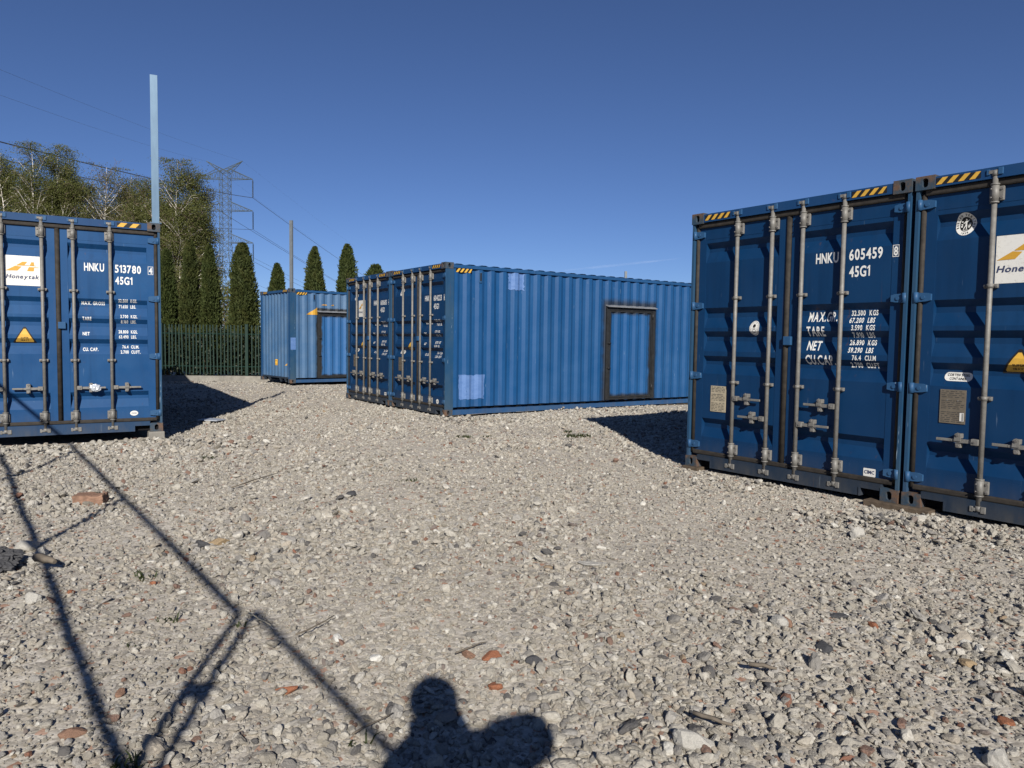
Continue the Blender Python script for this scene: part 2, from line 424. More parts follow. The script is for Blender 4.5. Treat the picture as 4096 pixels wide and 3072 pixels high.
def hazard_mesh(mb, P, x0, x1, z0, z1, n, lean):
    st = (x1 - x0) / n
    mb.add([P(x0, z0, 0), P(x1, z0, 0), P(x1, z1, 0), P(x0, z1, 0)], [(0, 1, 2, 3)], 0)
    for i in range(n):
        a = x0 + i * st; b = a + st * 0.52
        q = [(a, z0), (b, z0), (b + lean, z1), (a + lean, z1)]
        q = [(min(max(u, x0), x1), w) for u, w in q]
        mb.add([P(u, w, 0.0015) for u, w in q], [(0, 1, 2, 3)], 1)

def casting(parent, sx, y0, top, back=False, mat=None):
    """ISO corner casting with oblong holes in the end and side faces"""
    w, d, h = 0.162, 0.178, 0.118
    z0 = HT - h if top else 0.0
    x1, x0 = HW, HW - w
    mb = MB()
    ys, ye = (0.0, d)
    def ring(P, ua, ub, va, vb, cu_, cv, ru, rv, inward):
        ang = sorted(set([2 * math.pi * i / 20 for i in range(20)] + [math.atan2(v - cv, u - cu_) % (2 * math.pi) for u in (ua, ub) for v in (va, vb)]))
        O, Nn = [], []
        for a in ang:
            c, s = math.cos(a), math.sin(a)
            t = min([((ub if c > 0 else ua) - cu_) / c if abs(c) > 1e-6 else 9, ((vb if s > 0 else va) - cv) / s if abs(s) > 1e-6 else 9])
            O.append((cu_ + c * t, cv + s * t))
            rr = min(ru, rv); eu, ev = ru - rr, rv - rr
            Nn.append((cu_ + c * rr + (eu if c > 0 else -eu), cv + s * rr + (ev if s > 0 else -ev)))
        n = len(ang)
        mb.add([P(u, v, 0) for u, v in O] + [P(u, v, 0) for u, v in Nn] + [P(u, v, inward) for u, v in Nn],
               [(i, (i + 1) % n, n + (i + 1) % n, n + i) for i in range(n)] + [(n + i, n + (i + 1) % n, 2 * n + (i + 1) % n, 2 * n + i) for i in range(n)], 0)
        mb.add([P(u, v, inward) for u, v in Nn], [tuple(range(n))], 1)
    ring(lambda u, v, t: (u, ys + t, v), x0, x1, z0, z0 + h, (x0 + x1) / 2, z0 + h / 2, 0.0255, 0.0395, 0.05)
    ring(lambda u, v, t: (x1 - t, u, v), ys, ye, z0, z0 + h, ye - 0.089, z0 + h / 2, 0.0255, 0.0395, 0.05)
    mb.add([(x0, ys, z0), (x0, ye, z0), (x0, ye, z0 + h), (x0, ys, z0 + h)], [(0, 1, 2, 3)])
    mb.add([(x0, ye, z0), (x1, ye, z0), (x1, ye, z0 + h), (x0, ye, z0 + h)], [(0, 1, 2, 3)])
    mb.add([(x0, ys, z0), (x1, ys, z0), (x1, ye, z0), (x0, ye, z0)], [(0, 1, 2, 3)])
    mb.add([(x0, ys, z0 + h), (x1, ys, z0 + h), (x1, ye, z0 + h), (x0, ye, z0 + h)], [(0, 1, 2, 3)])
    mb.v = [((-x if sx < 0 else x), (L - y if back else y), z) for x, y, z in mb.v]
    return mb.build('corner_casting', [mat or M_CAST, M_DARK], parent, fix=False)

def shell(parent, side_mat, rail_mat=None):
    """everything but the two ends: rails, corrugated side walls, roof, floor"""
    rail_mat = rail_mat or M_RAIL
    for sx in (-1, 1):
        V = []; F = []
        for i, (y, d) in enumerate(SPROF):
            x = (XW - d) * sx
            for j in range(11):
                z = 0.155 + (2.815 - 0.155) * j / 10
                dn = 0.0035 * mnoise.noise((y * 1.7, z * 1.3 + sx, 4.2)) * (0 if j in (0, 10) else 1)
                V.append((x + dn * sx, y + (0.004 * mnoise.noise((y * 3.1, z * 1.1, 9.0)) if 0 < j < 10 else 0), z))
            if i:
                for j in range(10):
                    b = 11 * i + j; F.append((b - 11, b, b + 1, b - 10) if sx > 0 else (b - 11, b - 10, b + 1, b))
        MB().add(V, F).build('side_wall', side_mat, parent, fix=False)
        mb = MB(); a, b = (1.208, 1.150) if sx > 0 else (-1.150, -1.208)
        lo, hi = min(a, b), max(a, b)
        mb.box(lo, hi, 0.178, L - 0.178, 0.012, 0.105)
        mb.box(min(1.06 * sx, 1.095 * sx), max(1.06 * sx, 1.095 * sx), 0.178, L - 0.178, 0.100, 0.160)
        mb.build('bottom_rail', rail_mat, parent)
        mb = MB(); mb.box(min(1.150 * sx, 1.216 * sx), max(1.150 * sx, 1.216 * sx), 0.178, L - 0.178, 2.802, 2.864)
        mb.build('top_rail', rail_mat, parent)
        for yy in (0.0, L):                                   # corner posts
            mb = MB(); y0, y1 = (0.012, 0.190) if yy == 0 else (L - 0.190, L - 0.012)
            mb.box(min(1.185 * sx, 1.214 * sx), max(1.185 * sx, 1.214 * sx), y0, y1, 0.118, HT - 0.118)
            mb.box(min(1.10 * sx, 1.185 * sx), max(1.10 * sx, 1.185 * sx), y0 + 0.10 if yy == 0 else y0, y1 if yy == 0 else y1 - 0.1, 0.118, HT - 0.118)
            mb.build('corner_post', M_CPOST, parent)
    V = []; F = []; y = 0.20; i = 0
    while y < L - 0.2:
        for dy, dz in ((0, 0), (0.05, 0.020), (0.15, 0.020), (0.20, 0)):
            V += [(-1.205, y + dy, 2.864), (-1.10, y + dy, 2.864 + dz), (1.10, y + dy, 2.864 + dz), (1.205, y + dy, 2.864)]
            if i: b = 4 * i; F += [(b - 4, b - 3, b + 1, b), (b - 3, b - 2, b + 2, b + 1), (b - 2, b - 1, b + 3, b + 2)]
            i += 1
        y += 0.278
    # the presses run out to the rail: lift the rim as well
    V = [(x, y, z) for x, y, z in V]
    for j in range(0, len(V), 4):
        rise = V[j + 1][2] - 2.864
        V[j] = (-1.205, V[j][1], 2.866 + rise * 0.8); V[j + 3] = (1.205, V[j + 3][1], 2.866 + rise * 0.8)
    MB().add(V, F).build('roof', M_ROOF, parent, fix=False)
    mb = MB(); mb.box(-1.14, 1.14, 0.10, L - 0.10, 0.130, 0.165)
    yy = 0.5
    while yy < L - 0.3: mb.box(-1.14, 1.14, yy, yy + 0.045, 0.02, 0.130); yy += 0.6
    mb.build('floor_frame', M_DARK, parent)

def end_wall(parent, yb, mat):
    """corrugated closed end: yb 0 = this end, otherwise the far end"""
    V = []; F = []
    for i, (x, d) in enumerate(EPROF):
        y = 0.03 + d if yb == 0 else L - 0.03 - d
        V += [(x, y, 0.17), (x, y, 2.80)]
        if i: b = 2 * i; F.append((b - 2, b - 1, b + 1, b) if yb else (b - 2, b, b + 1, b - 1))
    MB().add(V, F).build('end_wall', mat, parent, fix=False)
    y0, y1 = (0.006, 0.10) if yb == 0 else (L - 0.10, L - 0.006)
    MB().box(-1.057, 1.057, y0, y1, 2.80, 2.872).build('end_header', M_RAIL, parent)
    mb = MB(); mb.box(-1.057, 1.057, y0, y1, 0.125, 0.172)
    if yb == 0:
        for xc, w, s in ((-0.86, 0.10, 1), (-0.48, 0.12, 1), (0.44, 0.12, -1), (0.82, 0.10, -1)):
            mb.prism([(xc - w, 0.125), (xc + w * 0.6, 0.125), (xc + s * 0.02, 0.02), (xc - s * 0.02, 0.02)], 'y', 0.012, 0.06)
    else: mb.box(-1.057, 1.057, y0, y1, 0.0, 0.125)
    mb.build('end_sill', M_SILL, parent)
    for sx in (-1, 1):
        MB().box(min(1.07 * sx, 1.185 * sx), max(1.07 * sx, 1.185 * sx), *((0.008, 0.11) if yb == 0 else (L - 0.11, L - 0.008)), 0.118, 2.778).build('end_post', M_RAIL, parent)

RODX = (-0.602, -0.174, 0.174, 0.602)
def doors(parent, door_mat, handles, plate_side=1, sill=None):
    """both door leaves with all gear. handles: list of (z, direction) for the four rods"""
    leaves = []
    for sx in (-1, 1):
        mb = MB()
        # stiles and rails of the leaf
        mb.box(min(0.030 * sx, 0.113 * sx), max(0.030 * sx, 0.113 * sx), YD - 0.003, YD + 0.06, 0.19, 2.735)
        mb.box(min(1.047 * sx, 1.146 * sx), max(1.047 * sx, 1.146 * sx), YD - 0.003, YD + 0.06, 0.19, 2.735)
        mb.box(min(0.113 * sx, 1.047 * sx), max(0.113 * sx, 1.047 * sx), YD - 0.0025, YD + 0.05, 2.596, 2.735)
        mb.box(min(0.113 * sx, 1.047 * sx), max(0.113 * sx, 1.047 * sx), YD - 0.0025, YD + 0.05, 0.19, 0.318)
        leaf = mb.build('door', door_mat, parent); leaves.append(leaf)
        V = []; F = []
        prof = [(2.598, 0.0)] + DPROF[1:-1] + [(0.316, 0.0)]
        for i, (z, d) in enumerate(prof):
            V += [(min(0.112 * sx, 1.048 * sx), YD + d, z), (max(0.112 * sx, 1.048 * sx), YD + d, z)]
            if i: b = 2 * i; F.append((b - 2, b, b + 1, b - 1))
        MB().add(V, F).build('door_panel', door_mat, leaf, fix=False)
        for z in (0.26, 1.054, 1.851, 2.653):                       # hinges
            mb = MB(); 
            P = [(1.062, z - 0.028), (1.062, z + 0.028), (1.10, z + 0.038), (1.196, z + 0.042), (1.196, z - 0.042), (1.10, z - 0.036)]
            mb.prism([(u * sx, w) for u, w in P], 'y', 0.030, YD - 0.004)
            mb.tube([(1.186 * sx, 0.024, z - 0.045), (1.186 * sx, 0.024, z + 0.045)], 0.022, 10)
            mb.tube([(1.125 * sx, 0.022, z), (1.125 * sx, 0.032, z)], 0.018, 8, 1)
            mb.build('hinge', [M_HINGE, M_HINGE], leaf)
        mb = MB()                                                  # rubber seal along the hinge side
        mb.tube([(1.160 * sx, YD - 0.004, 0.17), (1.160 * sx, YD - 0.004, 2.75)], 0.022, 8)
        mb.build('seal', M_GASK, leaf)
    # centre seal and the flat seals above and below the doors
    mb = MB(); mb.tube([(-0.004, YD + 0.006, 0.165), (-0.004, YD + 0.006, 2.77)], 0.030, 10); mb.build('seal', M_GASK, leaves[1])
    MB().box(-1.15, 1.15, 0.030, YD + 0.04, 2.728, 2.787, ch=0.014).build('top_seal', M_GASK, parent)
    MB().box(-1.15, 1.15, 0.036, YD + 0.04, 0.147, 0.194, ch=0.010).build('bottom_seal', M_GASK, parent)
    mb = MB(); mb.box(-0.010, 0.078, 0.018, YD - 0.004, 1.415, 1.505, ch=0.006); mb.build('door_keeper', M_HINGE, leaves[1])
    # header and sill, with the two notched pockets of the sill
    mb = MB(); mb.box(-1.057, 1.057, 0.006, 0.12, 2.788, 2.876); mb.box(-1.20, 1.20, 0.03, 0.20, 2.876, 2.884); mb.build('door_header', M_HEAD, parent)
    mb = MB(); mb.box(-0.865, 0.865, 0.006, 0.13, 0.012, 0.146)
    for sx in (-1, 1):
        mb.box(min(0.865 * sx, 1.057 * sx), max(0.865 * sx, 1.057 * sx), 0.006, 0.13, 0.088, 0.146)
        mb.box(min(0.865 * sx, 1.057 * sx), max(0.865 * sx, 1.057 * sx), 0.10, 0.13, 0.012, 0.088, 1)
        mb.box(min(0.853 * sx, 0.868 * sx), max(0.853 * sx, 0.868 * sx), -0.001, 0.02, 0.012, 0.095)
    mb.build('door_sill', [sill or M_SILL, M_DARK], parent)
    for i, rx in enumerate(RODX):
        leaf = leaves[0] if i < 2 else leaves[1]
        yr = 0.018
        mb = MB(); mb.tube([(rx, yr, 0.10), (rx, yr, 2.81)], 0.0205, 12)
        for zz, s in ((0.072, -1), (2.838, 1)):                    # cam heads
            mb.tube([(rx, yr, zz - 0.03 * s), (rx, yr, zz + 0.012 * s)], 0.027, 10)
            mb.box(rx - 0.045, rx + 0.020, yr - 0.022, yr + 0.022, zz - 0.012, zz + 0.014)
            mb.prism([(rx + 0.005, zz - 0.016), (rx + 0.05, zz - 0.022), (rx + 0.052, zz + 0.020), (rx + 0.03, zz + 0.008), (rx + 0.01, zz + 0.02)], 'y', yr - 0.016, yr + 0.016)
        mb.build('lock_rod', M_ROD, leaf)
        for zz in (0.072, 2.838):                                  # keepers the cams hook into
            mb = MB(); mb.box(rx + 0.022, rx + 0.060, -0.006, 0.012, zz - 0.026, zz + 0.03, ch=0.004); mb.box(rx - 0.062, rx - 0.036, -0.004, 0.012, zz - 0.022, zz + 0.024, ch=0.004); mb.box(rx - 0.05, rx + 0.05, 0.006, 0.013, zz - 0.008, zz + 0.008)
            mb.build('cam_keeper', M_ROD if zz < 1 else M_HINGE, leaf)
        for z0, z1 in ((0.195, 0.316), (2.603, 2.731)):            # bearing brackets
            mb = MB(); ps = plate_side
            mb.tube([(rx, yr, z0 - 0.008), (rx, yr, z1 + 0.008)], 0.030, 12)
            mb.tube([(rx, yr, z0 - 0.014), (rx, yr, z0 - 0.002)], 0.034, 12); mb.tube([(rx, yr, z1 + 0.002), (rx, yr, z1 + 0.014)], 0.034, 12)
            mb.box(min(rx - 0.045 * ps, rx + 0.062 * ps), max(rx - 0.045 * ps, rx + 0.062 * ps), yr + 0.014, YD - 0.004, z0 + 0.006, z1 - 0.006, ch=0.006)
            for zb in (z0 + 0.03, z1 - 0.03):
                mb.tube([(rx + 0.046 * ps, yr + 0.004, zb), (rx + 0.046 * ps, yr + 0.020, zb)], 0.010, 8, 1)
                mb.tube([(rx - 0.020, yr - 0.034, zb), (rx - 0.012, yr - 0.012, zb)], 0.006, 6, 1)
            mb.build('rod_bracket', [M_ROD, M_BOLT], leaf)
        for zg in (0.998, 1.921):                                  # saddle guides half way up
            mb = MB(); mb.tube([(rx, yr, zg - 0.017), (rx, yr, zg + 0.017)], 0.026, 12)
            mb.box(rx - 0.052, rx + 0.052, yr + 0.008, YD - 0.005, zg - 0.017, zg + 0.017, ch=0.004)
            for s in (-1, 1): mb.tube([(rx + s * 0.040, yr - 0.002, zg), (rx + s * 0.040, yr + 0.012, zg)], 0.009, 6, 1)
            mb.build('rod_guide', [M_ROD, M_BOLT], leaf)
        hz, hd = handles[i]
        mb = MB()
        a, b = rx + 0.016 * hd, rx + 0.075 * hd
        mb.box(min(a, b), max(a, b), yr - 0.030, yr + 0.024, hz - 0.026, hz + 0.026, ch=0.005)
        mb.tube([(rx + 0.048 * hd, yr - 0.036, hz), (rx + 0.048 * hd, yr - 0.028, hz)], 0.010, 8, 1)
        mb.prism([(rx + 0.07 * hd, hz - 0.014), (rx + 0.19 * hd, hz - 0.019), (rx + 0.235 * hd, hz - 0.009), (rx + 0.235 * hd, hz + 0.009), (rx + 0.19 * hd, hz + 0.016), (rx + 0.07 * hd, hz + 0.014)], 'y', yr - 0.016, yr + 0.002)
        mb.box(min(rx + 0.235 * hd, rx + 0.352 * hd), max(rx + 0.235 * hd, rx + 0.352 * hd), yr - 0.014, yr, hz - 0.013, hz + 0.011, ch=0.004)
        mb.build('door_handle', [M_ROD, M_BOLT], leaf)
        mb = MB(); hx = rx + 0.178 * hd                            # catch that locks the handle
        mb.prism([(hx - 0.026, hz - 0.004), (hx + 0.026, hz - 0.004), (hx + 0.022, hz + 0.052), (hx, hz + 0.068), (hx - 0.022, hz + 0.052)], 'y', yr - 0.026, yr - 0.018)
        mb.box(hx - 0.024, hx + 0.024, yr - 0.012, YD - 0.004, hz + 0.018, hz + 0.060, ch=0.005)
        mb.box(hx - 0.022, hx + 0.022, yr - 0.010, YD - 0.004, hz - 0.062, hz - 0.022, ch=0.005)
        mb.tube([(hx, yr - 0.034, hz + 0.046), (hx, yr - 0.02, hz + 0.046)], 0.012, 8, 1)
        mb.tube([(hx, yr - 0.022, hz - 0.046), (hx, yr - 0.008, hz - 0.046)], 0.013, 8, 1)
        mb.build('handle_catch', [M_ROD, M_BOLT], leaf)
    return leaves

def header_hazards(parent, spans, n=4):
    for x0, x1 in spans:
        mb = MB(); hazard_mesh(mb, lambda u, w, t: (u, 0.0035 - t, w), x0, x1, 2.806, 2.862, n, 0.05)
        mb.build('hazard_stripes', [M_BLACK, M_YEL], parent, fix=False)
def side_hazard(parent, y0=0.232, y1=0.592):
    mb = MB(); hazard_mesh(mb, lambda u, w, t: (XW + 0.006 + t, u, w), y0, y1, 2.722, 2.796, 4, 0.06)
    mb.box(XW - SD, XW + 0.004, y0, y1, 2.722, 2.796, 0)
    mb.build('hazard_stripes', [M_BLACK, M_YEL], parent, fix=False)

def logo_sign(leaf, x0, x1, z0, z1):
    V, F = rect(x0, x1, z0, z1); o = door_print(leaf, 'logo_panel', M_STICK, V, F)
    o['label'] = 'square white panel with an amber winged emblem above the dark word Honeytak'
    W, H = x1 - x0, z1 - z0
    def uv(px, py):
        u = (px - 180 - (py - 315) * 0.025) / 1142.0; v = (py - 315 - (px - 180) * 0.058) / 988.0
        return (x0 + W * u, z1 - H * v)
    polys = [[(560, 655), (750, 545), (905, 550), (815, 660), (1198, 684), (1192, 697), (590, 668)], [(215, 825), (530, 672), (620, 690), (725, 706), (590, 838)],
             [(1035, 565), (1120, 566), (1135, 688), (985, 680)], [(960, 722), (1280, 742), (1272, 757), (1128, 756), (1128, 850), (1100, 868), (900, 857)]]
    bm = bmesh.new()
    for P in polys: bm.faces.new([bm.verts.new((*[uv(*q)[0]], ddepth(2.1) - 0.002, uv(*q)[1])) for q in P])
    bm_obj(bm, 'emblem', M_LOGOY, leaf)
    V, F = text_geo('Honeytak', 0.052, W * 0.93, slant=0.22)
    V[:, 0] += x0 + W * 0.025; V[:, 1] += z1 - H * 0.765
    oo = door_print(leaf, 'lettering', M_NAVY, V, F); oo.location.y = -0.002
def tri_sign(leaf, cx, z0, z1, hw):
    def tri(s, zz0, zz1):
        # triangle with clipped tips
        return [(cx - s, zz0), (cx + s, zz0), (cx + s + 0.004, zz0 + 0.012), (cx + 0.012, zz1), (cx - 0.012, zz1), (cx - s - 0.004, zz0 + 0.012)], [(0, 1, 2, 3, 4, 5)]
    V, F = tri(hw, z0, z1); o = door_print(leaf, 'warning_sticker', M_BLACK, V, F)
    o['label'] = 'yellow triangular sticker with black rim reading super heavy'
    V, F = tri(hw - 0.027, z0 + 0.014, z1 - 0.026); o = door_print(leaf, 'warning_face', M_YEL, V, F); o.location.y = -0.0012
    for t, zz in (('SUPER', 0.058), ('HEAVY', 0.028)):
        V, F = text_geo(t, 0.019, 0.088); V[:, 0] += cx - 0.044; V[:, 1] += z0 + zz
        o = door_print(leaf, 'lettering', M_BLACK, V, F); o.location.y = -0.0024
def pill_sign(leaf, x0, x1, z0, z1):
    V, F = pill(x0, x1, z0, z1, (z1 - z0) * 0.48); o = door_print(leaf, 'steel_label', M_STICK, V, F)
    h = z1 - z0; w = x1 - x0
    for t, zz, q in (('CORTEN STEEL', 0.56, 0.80), ('CONTAINER', 0.15, 0.60)):
        V, F = text_geo(t, h * 0.27, w * q); V[:, 0] += x0 + w * (1 - q) / 2; V[:, 1] += z0 + h * zz
        o = door_print(leaf, 'lettering', M_BLACK, V, F); o.location.y = -0.0015
def csc_plate(leaf, x0, x1, z0, z1, mat, sticker=False):
    mb = MB(); y = ddepth((z0 + z1) / 2) - 0.003
    mb.box(x0, x1, y - 0.003, y + 0.004, z0, z1)
    for bx in (x0 + (x1 - x0) * 0.28, x0 + (x1 - x0) * 0.7): mb.tube([(bx, y - 0.008, z0 + (z1 - z0) * 0.68), (bx, y, z0 + (z1 - z0) * 0.68)], 0.006, 6, 1)
    pl = mb.build('data_plate', [mat, M_ROD], leaf)
    pl['label'] = 'small metal approval plate with rows of fine print'
    mb = MB(); r2 = random.Random(3); rows = 17
    for i in range(rows):
        zz = z1 - (z1 - z0) * (0.05 + 0.9 * i / (rows - 1)); u = x0 + 0.012
        if i in (4, 10): continue
        while u < x1 - 0.03:
            w = r2.uniform(0.012, 0.045); mb.add([(u, y - 0.0042, zz - 0.003), (min(u + w, x1 - 0.012), y - 0.0042, zz - 0.003), (min(u + w, x1 - 0.012), y - 0.0042, zz + 0.003), (u, y - 0.0042, zz + 0.003)], [(0, 1, 2, 3)])
            u += w + r2.uniform(0.005, 0.02)
    mb.build('fine_print', M_PRINT, leaf, fix=False)['kind'] = 'stuff'
    if sticker:
        a, b = x1 - 0.042, x1 - 0.008
        mb = MB(); mb.add([(a, y - 0.006, z0 + 0.025), (b, y - 0.006, z0 + 0.025), (b, y - 0.006, z0 + 0.095), (a, y - 0.006, z0 + 0.095)], [(0, 1, 2, 3)], 0)
        for i in range(9): mb.add([(a + 0.016, y - 0.007, z0 + 0.03 + i * 0.007), (b - 0.003, y - 0.007, z0 + 0.03 + i * 0.007), (b - 0.003, y - 0.007, z0 + 0.0335 + i * 0.007), (a + 0.016, y - 0.007, z0 + 0.0335 + i * 0.007)], [(0, 1, 2, 3)], 1)
        mb.build('paper_tag', [M_STICK, M_BLACK], leaf, fix=False)
def ring_text(leaf, txt, cx, cz, rx, rz, a0, a1, h, mat):
    bm = bmesh.new(); n = len(txt)
    for i, c in enumerate(txt):
        if c == ' ': continue
        a = R(a0 + (a1 - a0) * i / (n - 1)); v, f, ga, gb = GLY[c]
        q = v.copy(); q[:, 0] -= (ga + gb) / 2; q = q / CAP * h; q[:, 0] *= 0.8
        px, pz = cx + rx * math.cos(a), cz + rz * math.sin(a); up = Vector((math.cos(a) / rx, math.sin(a) / rz)).normalized()
        if a1 > a0: up = -up
        rt = Vector((up.y, -up.x)); vs = []
        for u, w in q:
            X = px + rt.x * u + up.x * (w - h / 2); Z = pz + rt.y * u + up.y * (w - h / 2)
            vs.append(bm.verts.new((X, ddepth(Z) - 0.0035, Z)))
        for t in f:
            try: bm.faces.new([vs[j] for j in t])
            except ValueError: pass
    return bm_obj(bm, 'lettering', mat, leaf)
def class_seal(leaf, cx, cz, rx, rz, big=True):
    V, F = ell(cx, cz, rx, rz); o = door_print(leaf, 'class_emblem', M_STICK, V, F)
    o['label'] = 'small white oval emblem sticker with dark lettering round the rim'
    if big:
        V, F = ell(cx, cz, rx * 0.60, rz * 0.64); o = door_print(leaf, 'emblem_field', M_BLACK, V, F); o.location.y = -0.0012
        # little standing figure between bars
        bm = bmesh.new()
        def P(u, w): z = cz + w * rz; return bm.verts.new((cx + u * rx, ddepth(z) - 0.0028, z))
        for poly in ([(-0.05, 0.34), (0.08, 0.34), (0.10, 0.47), (-0.03, 0.48)], [(-0.1, 0.30), (0.10, 0.30), (0.08, -0.05), (-0.08, -0.05)], [(-0.08, -0.05), (0.02, -0.05), (-0.16, -0.45), (-0.24, -0.45)], [(0.0, -0.05), (0.08, -0.05), (0.14, -0.44), (0.05, -0.44)],
                     [(0.08, 0.28), (0.30, 0.42), (0.33, 0.36), (0.10, 0.18)], [(-0.08, 0.28), (-0.30, 0.10), (-0.26, 0.04), (-0.08, 0.18)],
                     [(-0.45, 0.3), (-0.3, 0.3), (-0.3, 0.2), (-0.45, 0.2)], [(-0.48, 0.08), (-0.32, 0.02), (-0.32, -0.10), (-0.48, -0.04)], [(-0.48, -0.12), (-0.30, -0.12), (-0.30, -0.24), (-0.48, -0.24)],
                     [(0.25, 0.10), (0.46, 0.10), (0.46, 0.02), (0.25, 0.02)], [(0.22, -0.06), (0.46, -0.06), (0.44, -0.14), (0.22, -0.14)], [(0.22, -0.2), (0.42, -0.2), (0.38, -0.3), (0.22, -0.3)], [(-0.25, -0.50), (0.25, -0.50), (0.22, -0.55), (-0.22, -0.55)]):
            bm.faces.new([P(*q) for q in poly])
        bm_obj(bm, 'emblem_figure', M_STICK, leaf)
        ring_text(leaf, 'BUREAU VERITAS', cx, cz, rx * 0.80, rz * 0.81, 200, -20, 0.017, M_BLACK)
        ring_text(leaf, '1828', cx, cz, rx * 0.80, rz * 0.82, 250, 292, 0.015, M_BLACK)
    else:
        V, F = ell(cx, cz, rx * 0.88, rz * 0.90); o = door_print(leaf, 'emblem_rim', M_BLACK, V, F); o.location.y = -0.0010
        V, F = ell(cx, cz, rx * 0.84, rz * 0.86); o = door_print(leaf, 'emblem_field', M_STICK, V, F); o.location.y = -0.0020
        bm = bmesh.new()
        def P(u, w): z = cz + w * rz; return bm.verts.new((cx + u * rx, ddepth(z) - 0.0045, z))
        for poly in ([(-0.06, 0.1), (0.06, 0.1), (0.05, -0.6), (-0.05, -0.6)], [(-0.4, -0.3), (-0.3, -0.3), (-0.05, -0.6), (-0.05, -0.7), (-0.35, -0.5)], [(0.4, -0.3), (0.3, -0.3), (0.05, -0.6), (0.05, -0.7), (0.35, -0.5)],
                     [(-0.3, 0.35), (-0.1, 0.55), (0.2, 0.5), (0.32, 0.25), (0.2, 0.1), (-0.2, 0.1)], [(-0.25, -0.1), (0.25, -0.1), (0.25, -0.17), (-0.25, -0.17)]):
            bm.faces.new([P(*q) for q in poly])
        bm_obj(bm, 'emblem_figure', M_BLACK, leaf)
        ring_text(leaf, 'OIOIOIOIOIO', cx, cz, rx * 0.70, rz * 0.72, 200, -20, 0.009, M_BLACK)
def check_digit(code):
    val = {}; n = 10
    for c in 'ABCDEFGHIJKLMNOPQRSTUVWXYZ':
        if n % 11 == 0: n += 1
        val[c] = n; n += 1
    return str(sum((val[c] if c in val else int(c)) * 2 ** i for i, c in enumerate(code)) % 11 % 10)
def boxed_digit(leaf, d, x0, x1, z0, z1):
    bm = bmesh.new(); t = 0.005; y = YD - 0.0055
    for a in ((x0, x1, z0, z0 + t), (x0, x1, z1 - t, z1), (x0, x0 + t, z0 + t, z1 - t), (x1 - t, x1, z0 + t, z1 - t)):
        bm.faces.new([bm.verts.new(q) for q in ((a[0], y, a[2]), (a[1], y, a[2]), (a[1], y, a[3]), (a[0], y, a[3]))])
    bm_obj(bm, 'digit_box', M_WHITE, leaf)
    w = (x1 - x0) * 0.62
    o = dtext(leaf, d, x0 + (x1 - x0) * 0.19, z0 + 0.014, z1 - z0 - 0.028, w); o.location.y = -0.004
def weights(leaf, rows):
    for (lab, lz, lx, lw, lh), vals in rows:
        if lab: dtext(leaf, lab, lx, lz, lh, lw)
        for t, u, z, h, xr in vals:
            dtext(leaf, u, 0.842, z, h, cond=0.60); dtext(leaf, t, 0, z, h, cond=0.64, right=xr)
def std_rows(tare, net, lz=0.0):
    T = [(('MAX. GROSS', 1.745, 0.262, 0.272, 0.044), [('32.500', 'KGS.', 1.791, 0.042, 0.81), ('71.650', 'LBS.', 1.713, 0.042, 0.81)]),
         (('TARE', 1.537, 0.266, 0.105, 0.044), [(tare[0], 'KGS.', 1.577, 0.042, 0.81), (tare[1], 'LBS.', 1.505, 0.042, 0.81)]),
         (('NET', 1.334, 0.267, 0.082, 0.044), [(net[0], 'KGS.', 1.367, 0.042, 0.81), (net[1], 'LBS.', 1.298, 0.042, 0.81)]),
         (('CU. CAP.', 1.123, 0.267, 0.180, 0.044), [('76.4', 'CU.M.', 1.160, 0.042, 0.81), ('2.700', 'CU.FT.', 1.090, 0.042, 0.81)])]
    return T

def make_container(label, corner, yaw, z0, front='doors', shift=0.0, side=None, dm=None, casts=None):
    c = Vector((corner[0], corner[1], z0)); rt = Vector((math.cos(yaw), math.sin(yaw), 0))
    e = empty('shipping_container', c - rt * HW + rt * shift, yaw)
    tag(e, label, 'container', 'blue shipping containers')
    shell(e, side or M_SIDE)
    for sx in (-1, 1):
        for t in (False, True):
            casting(e, sx, 0, t, False, casts); casting(e, sx, 0, t, True, casts)
    end_wall(e, 1, side or M_SIDE)
    return e
HOUT = [(0.630, -1), (0.630, -1), (0.630, 1), (0.630, 1)]

# A : HNKU 605459 8
yA = -0.9340; cA = (3.493, 6.4658)
A = make_container('blue shipping container numbered 605459 with two rows of door handles on the right', cA, yA, 0.0277)
lf = doors(A, M_DOOR, [(0.826, 1), (0.634, -1), (0.620, 1), (0.828, -1)], 1)
header_hazards(A, [(-1.036, -0.695), (0.672, 1.0)])
dtext(lf[1], 'HNKU', 0.300, 2.224, 0.097, 0.235); dtext(lf[1], '605459', 0.640, 2.232, 0.099, 0.318)
boxed_digit(lf[1], '8', 1.050, 1.108, 2.228, 2.335); dtext(lf[1], '45G1', 0.646, 2.073, 0.098, 0.200)
for t, z, w in (('MAX.GR.', 1.655, 0.305), ('TARE', 1.512, 0.19), ('NET', 1.370, 0.15), ('CU.CAP.', 1.229, 0.308)): dtext(lf[1], t, 0.225, z, 0.092, w)
for t, u, z in (('32,500', 'KGS', 1.707), ('67,200', 'LBS', 1.637), ('3,590', 'KGS', 1.567), ('7,910', 'LBS', 1.498), ('26,890', 'KGS', 1.426), ('59,290', 'LBS', 1.354), ('76.4', 'CU.M', 1.281), ('2,700', 'CU.FT', 1.213)):
    t = t.replace(',', '.'); dtext(lf[1], t, 0, z, 0.048, cond=0.66, right=0.795); dtext(lf[1], u, 0.832, z, 0.048, cond=0.62)
class_seal(lf[0], -0.385, 1.594, 0.060, 0.078, False)
csc_plate(lf[0], -0.925, -0.719, 0.655, 0.946, M_PLATE2)
